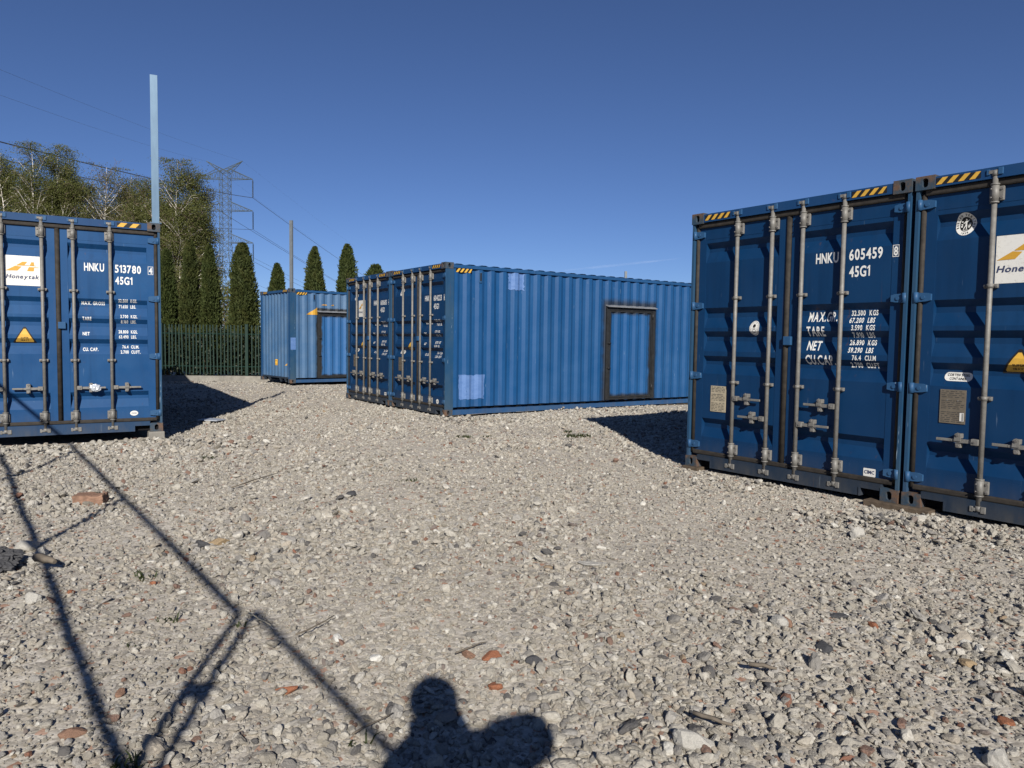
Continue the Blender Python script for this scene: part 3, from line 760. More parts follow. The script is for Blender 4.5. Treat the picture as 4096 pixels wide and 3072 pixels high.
V, F = pill(0.866, 0.982, 0.196, 0.272, 0.008); door_print(lf[1], 'maker_sticker', M_STICK, V, F)
o = dtext(lf[1], 'CIMC', 0.876, 0.222, 0.032, 0.096, mat=M_NAVY); o.location.y = -0.006
for q in lf[1].children:
    if q.name.startswith('maker_sticker'): q.location.y = -0.004

# A2 : neighbour on the right, only its left door in view
A2 = make_container('blue shipping container at the right edge with white emblem panel and oval seal', cA, yA, 0.0277, shift=2.438 + 0.03)
lf = doors(A2, M_DOOR, HOUT, 1)
header_hazards(A2, [(-1.05, -0.705), (0.68, 1.0)], 4)
class_seal(lf[0], -0.838, 2.456, 0.080, 0.095, True)
logo_sign(lf[0], -0.586, -0.186, 1.940, 2.325)
pill_sign(lf[0], -0.947, -0.727, 1.128, 1.204); csc_plate(lf[0], -0.956, -0.752, 0.766, 1.055, M_PLATE, True)
tri_sign(lf[0], -0.384, 1.212, 1.408, 0.122)

# D : HNKU 513780 4, left edge of the picture
yD = 0.5366; cD = (-4.9145, 10.1635)
D = make_container('blue shipping container numbered 513780 on a concrete block at the left edge', cD, yD, 0.1115, dm=M_DOORD)
lf = doors(D, M_DOORD, HOUT, -1, M_SILLD)
header_hazards(D, [(-0.98, -0.69), (0.690, 0.985)], 2)
dtext(lf[1], 'HNKU', 0.298, 2.198, 0.104, 0.234); dtext(lf[1], '513780', 0.660, 2.194, 0.103, 0.316)
boxed_digit(lf[1], '4', 1.062, 1.127, 2.186, 2.298); dtext(lf[1], '45G1', 0.661, 2.035, 0.102, 0.208)
weights(lf[1], std_rows(('3.700', '8.160'), ('28.800', '63.490')))
logo_sign(lf[0], -0.573, -0.192, 1.962, 2.343)
tri_sign(lf[0], -0.380, 1.222, 1.432, 0.122)
V, F = ell(0.864, 0.262, 0.050, 0.034); o = door_print(lf[1], 'maker_sticker', M_STICK, V, F); o.location.y = -0.004
o = dtext(lf[1], 'CXIC', 0.832, 0.252, 0.020, 0.064, mat=M_NAVY); o.location.y = -0.006
class_seal(lf[0], -0.838, 2.456, 0.080, 0.095, True); csc_plate(lf[0], -0.956, -0.752, 0.766, 1.055, M_PLATE)

# C and B : the pair in the middle
yC = -0.9675; cC = (-1.2719, 13.6246)
def mid(label, num, shift, emblem):
    e = make_container(label, cC, yC, 0.0146, shift=shift)
    lf = doors(e, M_DOOR, HOUT, 1)
    header_hazards(e, [(-1.03, -0.70), (0.69, 1.02)], 4)
    dtext(lf[1], 'HNKU', 0.298, 2.198, 0.104, 0.234); dtext(lf[1], num, 0.660, 2.194, 0.103, 0.316)
    boxed_digit(lf[1], check_digit('HNKU' + num), 1.062, 1.127, 2.186, 2.298); dtext(lf[1], '45G1', 0.661, 2.035, 0.102, 0.208)
    weights(lf[1], std_rows(('3.770', '8.310'), ('28.730', '63.340')))
    class_seal(lf[0], -0.790, 2.446, 0.080, 0.095, True)
    tri_sign(lf[0], -0.345, 1.218, 1.410, 0.122); pill_sign(lf[0], -0.86, -0.64, 1.135, 1.210); csc_plate(lf[0], -0.87, -0.67, 0.78, 1.06, M_PLATE)
    if emblem == 'logo':
        logo_sign(lf[0], -0.575, -0.19, 1.955, 2.335)
        V, F = pill(0.88, 0.99, 0.205, 0.270, 0.006); o = door_print(lf[1], 'maker_sticker', M_STICK, V, F); o.location.y = -0.004
        o = dtext(lf[1], 'CIMC', 0.89, 0.225, 0.028, 0.09, mat=M_NAVY); o.location.y = -0.006
    else:
        V, F = ell(0.845, 0.248, 0.052, 0.046); o = door_print(lf[1], 'maker_sticker', M_STICK, V, F); o.location.y = -0.004
        o = dtext(lf[1], 'CXIC', 0.815, 0.238, 0.018, 0.06, mat=M_NAVY); o.location.y = -0.006
    return e, lf
B, lfB = mid('blue shipping container numbered 600605, the left one of the middle pair', '600605', -2.438 - 0.03, 'logo')
C, lfC = mid('blue shipping container numbered 604223 showing its long wall with a dark framed side door', '604223', 0.0, 'round')
side_hazard(C)
def vent(parent, y):
    mb = MB(); mb.box(XW - SD, XW + 0.018, y - 0.030, y + 0.035, 2.545, 2.752, 0, ch=0.008)
    mb.box(XW + 0.0175, XW + 0.0195, y - 0.016, y + 0.020, 2.58, 2.735, 1)
    mb.build('air_vent', [M_HINGE, M_BLACK], parent)
vent(C, 0.782)
def ragged(x0, x1, z0, z1, seed, j=0.016):
    r2 = random.Random(seed); P = []
    for (a, b) in (((x0, z0), (x1, z0)), ((x1, z0), (x1, z1)), ((x1, z1), (x0, z1)), ((x0, z1), (x0, z0))):
        for i in range(9):
            t = i / 9; P.append((a[0] + (b[0] - a[0]) * t + r2.uniform(-j, j), a[1] + (b[1] - a[1]) * t + r2.uniform(-j, j)))
    return P, [tuple(range(len(P)))]
for q, s in (((1.457, 1.830, 2.456, 2.796), 1), ((0.328, 0.914, 0.301, 0.764), 2)):
    V, F = ragged(*q, s); o = side_print(C, 'repair_patch', M_LILAC, V, F); o['label'] = 'pale lilac blue square of patched paint'

def side_door(parent, y0, y1, z0, z1, panel_mat, ledge_z, leafw=0.082):
    """steel door welded into the long wall: outer frame, leaf frame, corrugated leaf panel, drip ledge, hinges and locks"""
    xf = XW + 0.012
    d = MB()
    d.box(XW - 0.05, xf, y0, y0 + leafw, z0, z1); d.box(XW - 0.05, xf, y1 - leafw, y1, z0, z1)
    d.box(XW - 0.05, xf, y0 + leafw, y1 - leafw, z1 - 0.05, z1); d.box(XW - 0.05, xf, y0 + leafw, y1 - leafw, z0, z0 + 0.035)
    door = d.build('side_door', M_FRAME, parent); door['label'] = 'dark grey framed steel door welded into the corrugated wall'
    a0, a1, b0, b1 = y0 + leafw + 0.008, y1 - leafw - 0.008, z0 + 0.043, z1 - 0.058
    lf = MB(); xl = XW + 0.007
    for q in ((a0, a0 + 0.03, b0, b1), (a1 - 0.03, a1, b0, b1), (a0 + 0.03, a1 - 0.03, b0, b0 + 0.03), (a0 + 0.03, a1 - 0.03, b1 - 0.03, b1)): lf.box(XW - 0.04, xl, *q)
    lf.build('leaf_frame', M_FRAME, door)
    V = []; F = []; pr = [(y, dd) for y, dd in SPROF if a0 + 0.03 < y < a1 - 0.03]
    pr = [(a0 + 0.03, float(np.interp(a0 + 0.03, _sy, _sd2)))] + pr + [(a1 - 0.03, float(np.interp(a1 - 0.03, _sy, _sd2)))]
    for i, (y, dd) in enumerate(pr):
        x = XW - dd + 0.0075; V += [(x, y, b0 + 0.03), (x, y, b1 - 0.03)]
        if i: n = 2 * i; F.append((n - 2, n, n + 1, n - 1))
    MB().add(V, F).build('leaf_panel', panel_mat, door, fix=False)
    m = MB(); m.prism([(XW - 0.02, ledge_z - 0.005), (XW + 0.085, ledge_z - 0.030), (XW + 0.085, ledge_z - 0.018), (XW - 0.02, ledge_z + 0.022)], 'y', y0 - 0.01, y1 - 0.005)
    m.build('drip_ledge', M_LEDGE, door)
    for z in (z0 + 0.26, z1 - 0.16):
        m = MB(); m.tube([(xf + 0.006, y1 - leafw - 0.004, z - 0.06), (xf + 0.006, y1 - leafw - 0.004, z + 0.06)], 0.016, 8); m.build('hinge', M_FRAME, door)
    for z in (z0 + 0.70, z0 + 1.25):
        m = MB(); m.tube([(xf, y0 + leafw * 0.5, z), (xf + 0.035, y0 + leafw * 0.5, z), (xf + 0.035, y0 + leafw + 0.03, z)], 0.011, 8); m.tube([(xf - 0.004, y0 + leafw * 0.5, z), (xf + 0.008, y0 + leafw * 0.5, z)], 0.026, 10); m.build('lock', M_FRAME, door)
    return door
side_door(C, 4.047, 5.541, 0.170, 2.200, M_PANEL, 2.240)

# E : far container with its closed end and the amber marks
yE = -0.8774; cE = (-6.7984, 22.1598)
E_ = make_container('worn pale blue container by the green fence with a tall post on its corner', cE, yE, 0.0662, side=M_SIDE2)
end_wall(E_, 0, M_SIDE2)
side_hazard(E_, 0.215, 0.56)
vent(E_, 0.79)
mb = MB(); hazard_mesh(mb, lambda u, w, t: (u, 0.0035 - t, w), -0.95, -0.62, 2.806, 2.866, 4, 0.05); mb.build('hazard_stripes', [M_BLACK, M_YEL], E_, fix=False)
mb = MB(); hazard_mesh(mb, lambda u, w, t: (u, 0.0035 - t, w), 0.66, 1.0, 2.806, 2.866, 4, 0.05); mb.build('hazard_stripes', [M_BLACK, M_YEL], E_, fix=False)
side_door(E_, 0.905, 2.05, 0.144, 2.190, M_PANEL2, 2.235)
def end_print(parent, name, mats, V, F): return bm_obj(conform(V, F, 0, list(_ex), edepth, lambda u, v, d: (u, d, v)), name, mats, parent)
P = [(0.536, 2.118), (0.904, 2.118), (0.904, 2.350)]; o = side_print(E_, 'amber_mark', M_LOGOY, P, [(0, 1, 2)]); o['label'] = 'remnant of an amber painted emblem beside the side door'
o = side_print(E_, 'amber_mark', M_LOGOY, [(1.02, 2.425), (1.10, 2.455), (1.22, 2.455), (1.24, 2.425)], [(0, 1, 2, 3)])
o = side_print(E_, 'amber_mark', M_LOGOY, [(1.36, 2.425), (1.40, 2.455), (1.48, 2.455), (1.46, 2.425)], [(0, 1, 2, 3)])
V, F = rect(-0.03, 0.10, 0.515, 0.705); o = end_print(E_, 'amber_sticker', M_YEL, V, F)
for i, t in enumerate(('G', '0 0')):
    V, F = text_geo(t, 0.035, 0.035 if i == 0 else 0.07); V[:, 0] += 0.0; V[:, 1] += 0.645 - i * 0.11
    o = end_print(E_, 'lettering', M_BLACK, V, F); o.location.y = -0.002
o = end_print(E_, 'amber_sticker', M_YEL, [(0.74, 0.53), (0.91, 0.53), (0.91, 0.65)], [(0, 1, 2)])
mb = MB(); mb.add([(1.2155, 0.02, 1.03), (1.2155, 0.185, 1.03), (1.2155, 0.185, 1.40), (1.2155, 0.02, 1.40)], [(0, 1, 2, 3)]); o = mb.build('repair_patch', M_LILAC, E_, fix=False); o['label'] = 'pale lilac blue patch of paint on the corner post'

# ------------------------------------------------------------------ posts on the containers
def post(label, base, h, w, rz, plate=True, mat=None):
    mat = mat or M_POST
    e = empty('steel_post', base, rz); tag(e, label, 'post', 'galvanised steel posts')
    mb = MB(); t = 0.006
    # C section: web and two flanges with lips
    mb.box(-w / 2, w / 2, -w * 0.28, -w * 0.28 + t, 0, h); mb.box(-w / 2, -w / 2 + t, -w * 0.28 + t, w * 0.28, 0, h); mb.box(w / 2 - t, w / 2, -w * 0.28 + t, w * 0.28, 0, h)
    mb.box(-w / 2 + t, -w / 2 + 0.025, w * 0.28 - t, w * 0.28, 0, h); mb.box(w / 2 - 0.025, w / 2 - t, w * 0.28 - t, w * 0.28, 0, h)
    mb.build('channel', mat, e)
    if plate:
        mb = MB(); mb.box(-w * 0.8, w * 0.8, -w * 0.7, w * 0.7, 0.0, 0.008)
        for sx in (-1, 1):
            for sy in (-1, 1): mb.tube([(sx * w * 0.65, sy * w * 0.5, 0.008), (sx * w * 0.65, sy * w * 0.5, 0.02)], 0.008, 6, 1)
        mb.build('base_plate', [M_POST, M_BOLT], e)
    return e
def loc2w(c, yaw, z0, x, y, z):
    """point of a container given from its viewer-right front corner"""
    return Vector((c[0] + (x - HW) * math.cos(yaw) - y * math.sin(yaw), c[1] + (x - HW) * math.sin(yaw) + y * math.cos(yaw), z0 + z))
post('galvanised steel post on the roof corner of the left container', loc2w(cD, yD, 0.1115, 1.170, 0.07, HT + 0.001), 2.02, 0.092, R(24))
post('galvanised steel post on the corner of the far pale container', loc2w(cE, yE, 0.0662, 1.13, 0.09, HT + 0.001), 2.06, 0.100, R(-20), mat=M_POST2)
q = at_y(1352 * 1.8517, 586 * 1.8517, 36.5)
post('steel post whose top just shows above the long container roof', (q.x, q.y, -0.05), q.z + 0.05, 0.12, R(10), mat=M_POST2)

# ------------------------------------------------------------------ fence with concrete plinth
M_FENCE = plain('green_fence_paint', (0.0045, 0.022, 0.015), 0.5, 0, 0.2, 8)
M_CONC = plain('weathered_concrete', (0.20, 0.188, 0.165), 0.9, 0, 0.25, 5, 0.2, 0.4)
def fy(x): return 25.45 + 0.045 * (x + 10)
FX0, FX1 = -17.6, -5.2
fe = empty('palisade_fence', (0, 0, 0)); tag(fe, 'green steel picket fence on a low concrete plinth in front of the hedge', 'fence')
n = 0; x = FX0
pick = None
pitch = 0.119
posts = [-14.55, -12.27, -9.33, -6.4]
while x < FX1:
    if min(abs(x - q) for q in posts) > 0.085:
        if pick is None:
            mb = MB(); mb.box(-0.018, 0.018, -0.010, 0.010, 0.14, 1.86); mb.prism([(-0.018, 1.86), (0.018, 1.86), (0.0, 1.885)], 'y', -0.010, 0.010)
            pick = mb.build('picket', M_FENCE, fe); pick.location = (x, fy(x) - 0.028, 0); q = pick
        else: q = copy_obj(pick, fe, (x, fy(x) - 0.028, 0))
        q.rotation_euler = (rnd.gauss(0, 0.004), rnd.gauss(0, 0.006), 0.045)
    x += pitch
for i in range(len(posts) - 1):
    for z in (0.42, 1.56):
        a, b = posts[i] + 0.05, posts[i + 1] - 0.05
        mb = MB(); mb.tube([(a, fy(a), z), (b, fy(b), z)], 0.020, 4, smooth=False); mb.build('rail', M_FENCE, fe)
pp = None
for x in posts:
    if pp is None:
        mb = MB(); mb.box(-0.05, 0.05, -0.05, 0.05, 0.02, 1.90); mb.box(-0.055, 0.055, -0.055, 0.055, 1.90, 1.915); pp = mb.build('fence_post', M_FENCE, fe); pp.location = (x, fy(x), 0)
    else: copy_obj(pp, fe, (x, fy(x), 0))
for i in range(5):
    a = FX0 + i * 2.5; b = a + 2.495
    mb = MB(); mb.prism([(a, fy(a) - 0.10), (b, fy(b) - 0.10), (b, fy(b) + 0.10), (a, fy(a) + 0.10)], 'z', -0.35, 0.095 + rnd.uniform(-0.006, 0.006))
    mb.build('plinth', M_CONC, fe)

# ------------------------------------------------------------------ conifers behind the fence
k = NT('thuja_foliage'); o = k.tc()
c = k.ramp(k.noise(o, 3.2, 5, 0.7), [(0.3, (0.018, 0.026, 0.007)), (0.5, (0.036, 0.045, 0.011)), (0.72, (0.066, 0.064, 0.018))])
c = k.mix(k.math('MULTIPLY', k.rand(), 0.5), c, (0.034, 0.052, 0.012)); M_THUJA = k.fin(c, 0.75, 0, 0.2)
M_TRUNK = plain('brown_bark', (0.07, 0.05, 0.035), 0.9, 0, 0.3, 12, 0.2, 0.4)
def rand_dirs(n):
    v = rng.normal(size=(n, 3)); return v / np.linalg.norm(v, axis=1)[:, None]
def thuja(name_lbl, px, top, hw, y, base=0.0, n=7500, seed=0, power=0.43):
    b = at_y(px, 1500, y); t = at_y(px, top, y); h = t.z; r = hw / FPX * y
    e = empty('thuja_tree', (b.x, y, 0)); tag(e, name_lbl, 'tree', 'conifers behind the fence')
    g = np.random.default_rng(seed)
    ph = g.uniform(0, 6.28, 6); power = power * g.uniform(0.8, 1.3); bu, ba, bh = g.uniform(0, 1, 46), g.uniform(0, 6.283, 46), g.uniform(-0.14, 0.24, 46)
    def rad(u, a):
        """outline radius at relative height u and angle a"""
        base_r = r * np.clip((1 - u), 0, 1) ** power * (0.86 + 0.14 * np.clip(u * 6, 0, 1))
        lump = 1.0
        for q in range(46):
            da = (a - ba[q] + np.pi) % (2 * np.pi) - np.pi; lump = lump + bh[q] * np.exp(-((u - bu[q]) / 0.05) ** 2 - (da / 0.45) ** 2)
        return base_r * lump * (1 + 0.10 * np.sin(3 * a + ph[0] + 5 * u) + 0.07 * np.sin(5 * a + ph[1] - 9 * u) + 0.08 * np.sin(11 * u + ph[2] + a) + 0.05 * np.sin(17 * u + 7 * a + ph[3]) + 0.04 * np.sin(29 * u - 9 * a + ph[4]))
    u = g.uniform(0, 1, n) ** 1.15; a = g.uniform(0, 2 * np.pi, n); R_ = rad(u, a) * g.uniform(0.72, 1.06, n) * np.where(g.random(n) < 0.07, g.uniform(1.05, 1.22, n), 1.0)
    # clumps: pull leaves to sprays
    P = np.stack([R_ * np.cos(a), R_ * np.sin(a), 0.03 * h + u * h * 0.97], -1)
    out = np.stack([np.cos(a), np.sin(a), np.full(n, 1.3)], -1) + g.normal(size=(n, 3)) * 0.45
    out /= np.linalg.norm(out, axis=1)[:, None]
    side = np.cross(out, g.normal(size=(n, 3))); side /= np.linalg.norm(side, axis=1)[:, None]
    s = g.uniform(0.032, 0.085, n)[:, None] * (0.6 + 0.4 * (1 - u))[:, None]
    V = np.stack([P - side * s * 0.40, P + side * s * 0.40, P + out * s * 1.9 + side * s * 0.15, P + out * s * 1.1 - side * s * 0.5], 1).reshape(-1, 3)
    F = np.arange(4 * n).reshape(-1, 4)
    o1 = nmesh('crown', V, F, M_THUJA, False, e)
    # dense inner body so no light falls through
    nu, na = 22, 18; V = []; F = []
    for i in range(nu):
        for j in range(na):
            uu = i / (nu - 1) * 0.97; aa = 2 * np.pi * j / na; rr = float(rad(uu, aa)) * 0.80
            V.append((rr * math.cos(aa), rr * math.sin(aa), 0.03 * h + uu * h * 0.97))
    for i in range(nu - 1):
        for j in range(na): F.append((i * na + j, i * na + (j + 1) % na, (i + 1) * na + (j + 1) % na, (i + 1) * na + j))
    nmesh('inner_foliage', np.array(V), np.array(F), M_THUJA, False, e)
    mb = MB(); mb.tube([(0, 0, -0.05), (0, 0, h * 0.5)], [0.07, 0.03], 7); mb.build('trunk', M_TRUNK, e)
    return e
TH = [('dark thuja right beside the left container, partly hidden by it', 672, 1000, 47, 27.6), ('tall narrow thuja, second from the left container', 765, 965, 45, 27.5),
      ('thuja standing close between two others behind the fence post', 842, 980, 52, 27.7), ('tall cone shaped thuja directly left of the far pale container', 974, 974, 66, 27.3),
      ('short thuja just left of the post on the far container', 1110, 1056, 62, 27.6), ('thuja with a notched left side, right of the far container post', 1260, 989, 68, 27.8),
      ('tall thuja rising behind the left edge of the middle pair', 1389, 980, 66, 27.4), ('thuja tip peeking above the middle pair of containers', 1503, 1060, 62, 27.6)]
for i, (l, px, tp, hw, y) in enumerate(TH): thuja(l, px, tp, hw, y, n=17000 if i < 4 else 13000, seed=20 + i)
thuja('thuja wholly behind the left container, next to the fence', 585, 1010, 50, 27.6, n=3500, seed=7)

k = NT('dark_hedge_leaves'); M_DARKHEDGE = k.fin(k.ramp(k.noise(k.tc(), 5.0, 4, 0.7), [(0.35, (0.005, 0.010, 0.004)), (0.55, (0.011, 0.019, 0.007)), (0.75, (0.028, 0.036, 0.013))]), 0.6, 0, 0.3)
def hedge(label, x0, x1, h, n, seed, dy=0.75):
    g = np.random.default_rng(seed); e = empty('dark_hedge', ((x0 + x1) / 2, fy((x0 + x1) / 2) + dy, 0)); tag(e, label, 'hedge')
    W_ = (x1 - x0); x = g.uniform(-W_ / 2, W_ / 2, n); z = g.uniform(0.0, 1.0, n) * h * (0.93 + 0.07 * np.sin(x * 3.1 + seed)); y = g.normal(0, 0.16, n) - 0.10
    P = np.stack([x, y, z], -1); d1 = g.normal(size=(n, 3)); d1[:, 2] -= 0.4; d1 /= np.linalg.norm(d1, axis=1)[:, None]; d2 = np.cross(d1, g.normal(size=(n, 3))); d2 /= np.linalg.norm(d2, axis=1)[:, None]
    s_ = g.uniform(0.03, 0.065, n)[:, None]
    V = np.stack([P - d1 * s_, P + d2 * s_ * 0.75, P + d1 * s_, P - d2 * s_ * 0.75], 1).reshape(-1, 3)
    nmesh('foliage', V, np.arange(4 * n).reshape(-1, 4), M_DARKHEDGE, False, e)
    mb = MB()
    for i in range(26):
        xx = g.uniform(-W_ / 2, W_ / 2); mb.tube([(xx, 0, -0.05), (xx + g.normal(0, 0.1), 0.02, h * 0.5), (xx + g.normal(0, 0.2), 0, h * 0.92)], [0.02, 0.013, 0.006], 5)
    mb.build('stems', M_TRUNK, e, fix=False)
    return e
hedge('dark leafy hedge close behind the green pickets', -17.5, -5.3, 1.78, 15000, 5)  # added row of very dark leaf cards between pickets and thujas

# ------------------------------------------------------------------ birches
k = NT('birch_bark'); o = k.tc()
c = k.mix(k.rng(k.noise(k.map((3, 3, 14)), 1.5, 4, 0.7), 0.58, 0.68), (0.62, 0.58, 0.52), (0.12, 0.10, 0.085)); M_BARK = k.fin(c, 0.8, 0, 0.2)
M_TWIG = plain('twig_bark', (0.16, 0.115, 0.085), 0.85, 0, 0.3, 3)
def leafmat(name, a, b):
    k = NT(name); c = k.ramp(k.noise(k.tc(), 0.9, 4, 0.7), [(0.3, a), (0.7, b)])
    k.fin(c, 0.6, 0, 0.25)
    tr = k.n.new('ShaderNodeBsdfTranslucent'); k.put(tr.inputs[0], c); mx = k.n.new('ShaderNodeMixShader'); mx.inputs[0].default_value = 0.3
    k.l.new(k.b.outputs[0], mx.inputs[1]); k.l.new(tr.outputs[0], mx.inputs[2]); k.l.new(mx.outputs[0], k.out.inputs[0])
    return k.m
M_LEAF = leafmat('young_birch_leaves', (0.056, 0.066, 0.016), (0.125, 0.132, 0.040))
M_LEAF2 = leafmat('brownish_birch_leaves', (0.066, 0.068, 0.022), (0.125, 0.120, 0.046))
def birch(label, px, top, hw, y, stems=2, n=6500, mat=None, seed=1, low=0.18, sparse=1.0):
    g = random.Random(seed); G = np.random.default_rng(seed)
    b = at_y(px, 1500, y); h = at_y(px, top, y).z * 0.99; r = hw * 1.75 / FPX * y; n = int(n * (6.0 if px < 300 else 4.2))
    e = empty('birch_tree', (b.x, y, -0.05)); tag(e, label, 'tree', 'birches beyond the fence')
    tr = MB(); tw = MB(); tips = []
    for s in range(stems):
        off = (0, 0) if s == 0 else (g.uniform(-0.5, 0.5), g.uniform(-0.3, 0.3))
        hh = h * (1 if s == 0 else g.uniform(0.72, 0.95)); lean = (0 if s == 0 else g.uniform(-0.75, 0.75) * r)
        pts = []; rad = []
        for i in range(9):
            t = i / 8; pts.append((off[0] + lean * t ** 1.3 + g.gauss(0, 0.07), off[1] + g.gauss(0, 0.07), hh * t)); rad.append(0.105 * (1 - t) ** 1.25 * (h / 12) + 0.006)
        tr.tube(pts, rad, 7)
        nb = int(44 * sparse) + 10
        for j in range(nb):
            t = low + (0.97 - low) * g.random() ** 0.85; i = min(int(t * 8), 7); f = t * 8 - i
            p = Vector(pts[i]).lerp(Vector(pts[i + 1]), f); a = g.uniform(0, 6.283)
            ln = r * (1.05 - 0.74 * t) * g.uniform(0.65, 1.15) * (0.75 if t < 0.25 else 1.0)
            d = Vector((math.cos(a), math.sin(a), g.uniform(0.7, 1.5))).normalized()
            q1 = p + d * ln * 0.55; q2 = q1 + (d + Vector((0, 0, 0.15))) * ln * 0.45; q3 = q2 + Vector((d.x, d.y, 0.05)) * ln * 0.28
            rb = 0.040 * (1 - t) + 0.008
            (tr if rb > 0.013 else tw).tube([p, q1, q2, q3], [rb, rb * 0.65, rb * 0.35, 0.004], 5, caps=False)
            tips += [(q1, ln), (q2, ln), (q3, ln)]
            for m in range(5):
                st = p.lerp(q1, g.uniform(0.3, 1)) if m < 2 else q1.lerp(q3, g.uniform(0, 1))
                dd = Vector((g.gauss(0, 1), g.gauss(0, 1), g.gauss(0.2, 0.7))).normalized(); l2 = ln * g.uniform(0.22, 0.5)
                mid_ = st + dd * l2 * 0.6; en = st + dd * l2 + Vector((0, 0, -0.12 * l2))
                tw.tube([st, mid_, en], [0.010, 0.007, 0.003], 3, caps=False); tips += [(mid_, l2), (en, l2)]
    tr.build('trunk', M_BARK, e, fix=False); tw.build('branches', M_TWIG, e, fix=False)
    T = np.array([q[:] for q, _ in tips]); pw = G.random(len(T)) ** 1.5 + 0.08; idx = G.choice(len(T), n, p=pw / pw.sum())
    P = T[idx] + G.normal(size=(n, 3)) * np.array([0.22, 0.22, 0.24]) * (0.8 + 0.5 * G.random((n, 1)))
    P[:, 2] = np.minimum(P[:, 2], h * 1.01); P[:, 1] += 0.28
    d1 = G.normal(size=(n, 3)); d1 /= np.linalg.norm(d1, axis=1)[:, None]; d2 = np.cross(d1, G.normal(size=(n, 3))); d2 /= np.linalg.norm(d2, axis=1)[:, None]
    n_ = n; s = G.uniform(0.020, 0.048, n)[:, None]
    V = np.stack([P - d1 * s, P + d2 * s * 0.7, P + d1 * s * 1.1, P - d2 * s * 0.7], 1).reshape(-1, 3)
    nmesh('crown', V, np.arange(4 * n).reshape(-1, 4), mat or M_LEAF, False, e)
    return e
BI = [('birch at the left edge of the picture', 25, 600, 105, 46, 2, 11000, None, 1.0), ('tallest birch of the left group with a rounded crown', 150, 572, 120, 45, 3, 17000, None, 1.0),
      ('slender birch with a pointed top next to the tallest one', 250, 586, 95, 47, 2, 11000, None, 1.0), ('thinly leaved brownish birch in the middle of the row', 440, 660, 120, 46, 3, 9000, M_LEAF2, 1.0),
      ('thin pale stemmed birch left of the tall post', 530, 697, 80, 48, 2, 7000, M_LEAF2, 0.9), ('green birch directly behind the tall post', 592, 722, 85, 45, 2, 9000, None, 1.0),
      ('big airy birch right of the tall post with white stems', 712, 640, 108, 43, 3, 19000, None, 1.1), ('birch with leaning white stems behind the thujas', 768, 690, 85, 44, 3, 12000, None, 1.0),
      ('lower birch nearest to the power pylon', 815, 745, 62, 45, 2, 9000, M_LEAF2, 1.0), ('low birch filling the gap left of the brownish one', 345, 735, 105, 50, 2, 9000, M_LEAF2, 1.0),
      ('dark birch low behind the left container roof', 190, 760, 130, 51, 2, 9000, None, 1.0), ('small birch between the tall post and the big airy one', 655, 760, 80, 50, 2, 7000, None, 1.0), ('low leafy birch behind the brownish one', 480, 790, 110, 51, 2, 9000, None, 1.0),
      ('birch far back between the two leftmost ones', 88, 690, 110, 55, 2, 9000, None, 1.0), ('birch far back right of the slender pointed one', 300, 700, 110, 56, 2, 9000, None, 1.0), ('birch far back left of the tall post', 560, 770, 110, 56, 2, 8000, None, 1.0)]
for i, (l, px, tp, hw, y, st, n, mt, sp) in enumerate(BI): birch(l, px, tp, hw, y, st, n, mt, 40 + i, 0.16, sp)

def shrub(label, px, top, hw, y, n, seed):
    g = np.random.default_rng(seed); b = at_y(px, 1500, y); h = at_y(px, top, y).z; r = hw / FPX * y
    e = empty('shrub', (b.x, y, -0.05)); tag(e, label, 'shrub', 'undergrowth below the birches')
    d = g.normal(size=(n, 3)); d /= np.linalg.norm(d, axis=1)[:, None]; d[:, 2] = np.abs(d[:, 2])
    P = d * (g.random(n) ** 0.4)[:, None] * np.array([r, r * 0.7, h]) * (1 + 0.18 * np.sin(d[:, :1] * 7 + seed) * np.cos(d[:, 2:] * 9))
    d1 = g.normal(size=(n, 3)); d1 /= np.linalg.norm(d1, axis=1)[:, None]; d2 = np.cross(d1, g.normal(size=(n, 3))); d2 /= np.linalg.norm(d2, axis=1)[:, None]
    s_ = g.uniform(0.03, 0.07, n)[:, None]
    nmesh('foliage', np.stack([P - d1 * s_, P + d2 * s_ * 0.7, P + d1 * s_, P - d2 * s_ * 0.7], 1).reshape(-1, 3), np.arange(4 * n).reshape(-1, 4), M_LEAF if seed % 2 else M_LEAF2, False, e)
    mb = MB()
    for i in range(14):
        a = g.uniform(0, 6.28); q = Vector((math.cos(a) * r * 0.6, math.sin(a) * r * 0.4, h * g.uniform(0.5, 0.95))); mb.tube([(q.x * 0.15, q.y * 0.15, 0), q * 0.55, q], [0.03, 0.018, 0.005], 5, caps=False)
    mb.build('stems', M_TWIG, e, fix=False)
for i, (l, px, tp, hw, y) in enumerate((('undergrowth seen between the thujas near the left container', 715, 1050, 120, 36), ('undergrowth in the gap left of the cone shaped thuja', 905, 1090, 110, 38), ('undergrowth behind the left container roof', 520, 1010, 160, 39), ('undergrowth at the far left behind the container', 200, 1000, 260, 40))): shrub(l, px, tp, hw, y, 9000, 70 + i)

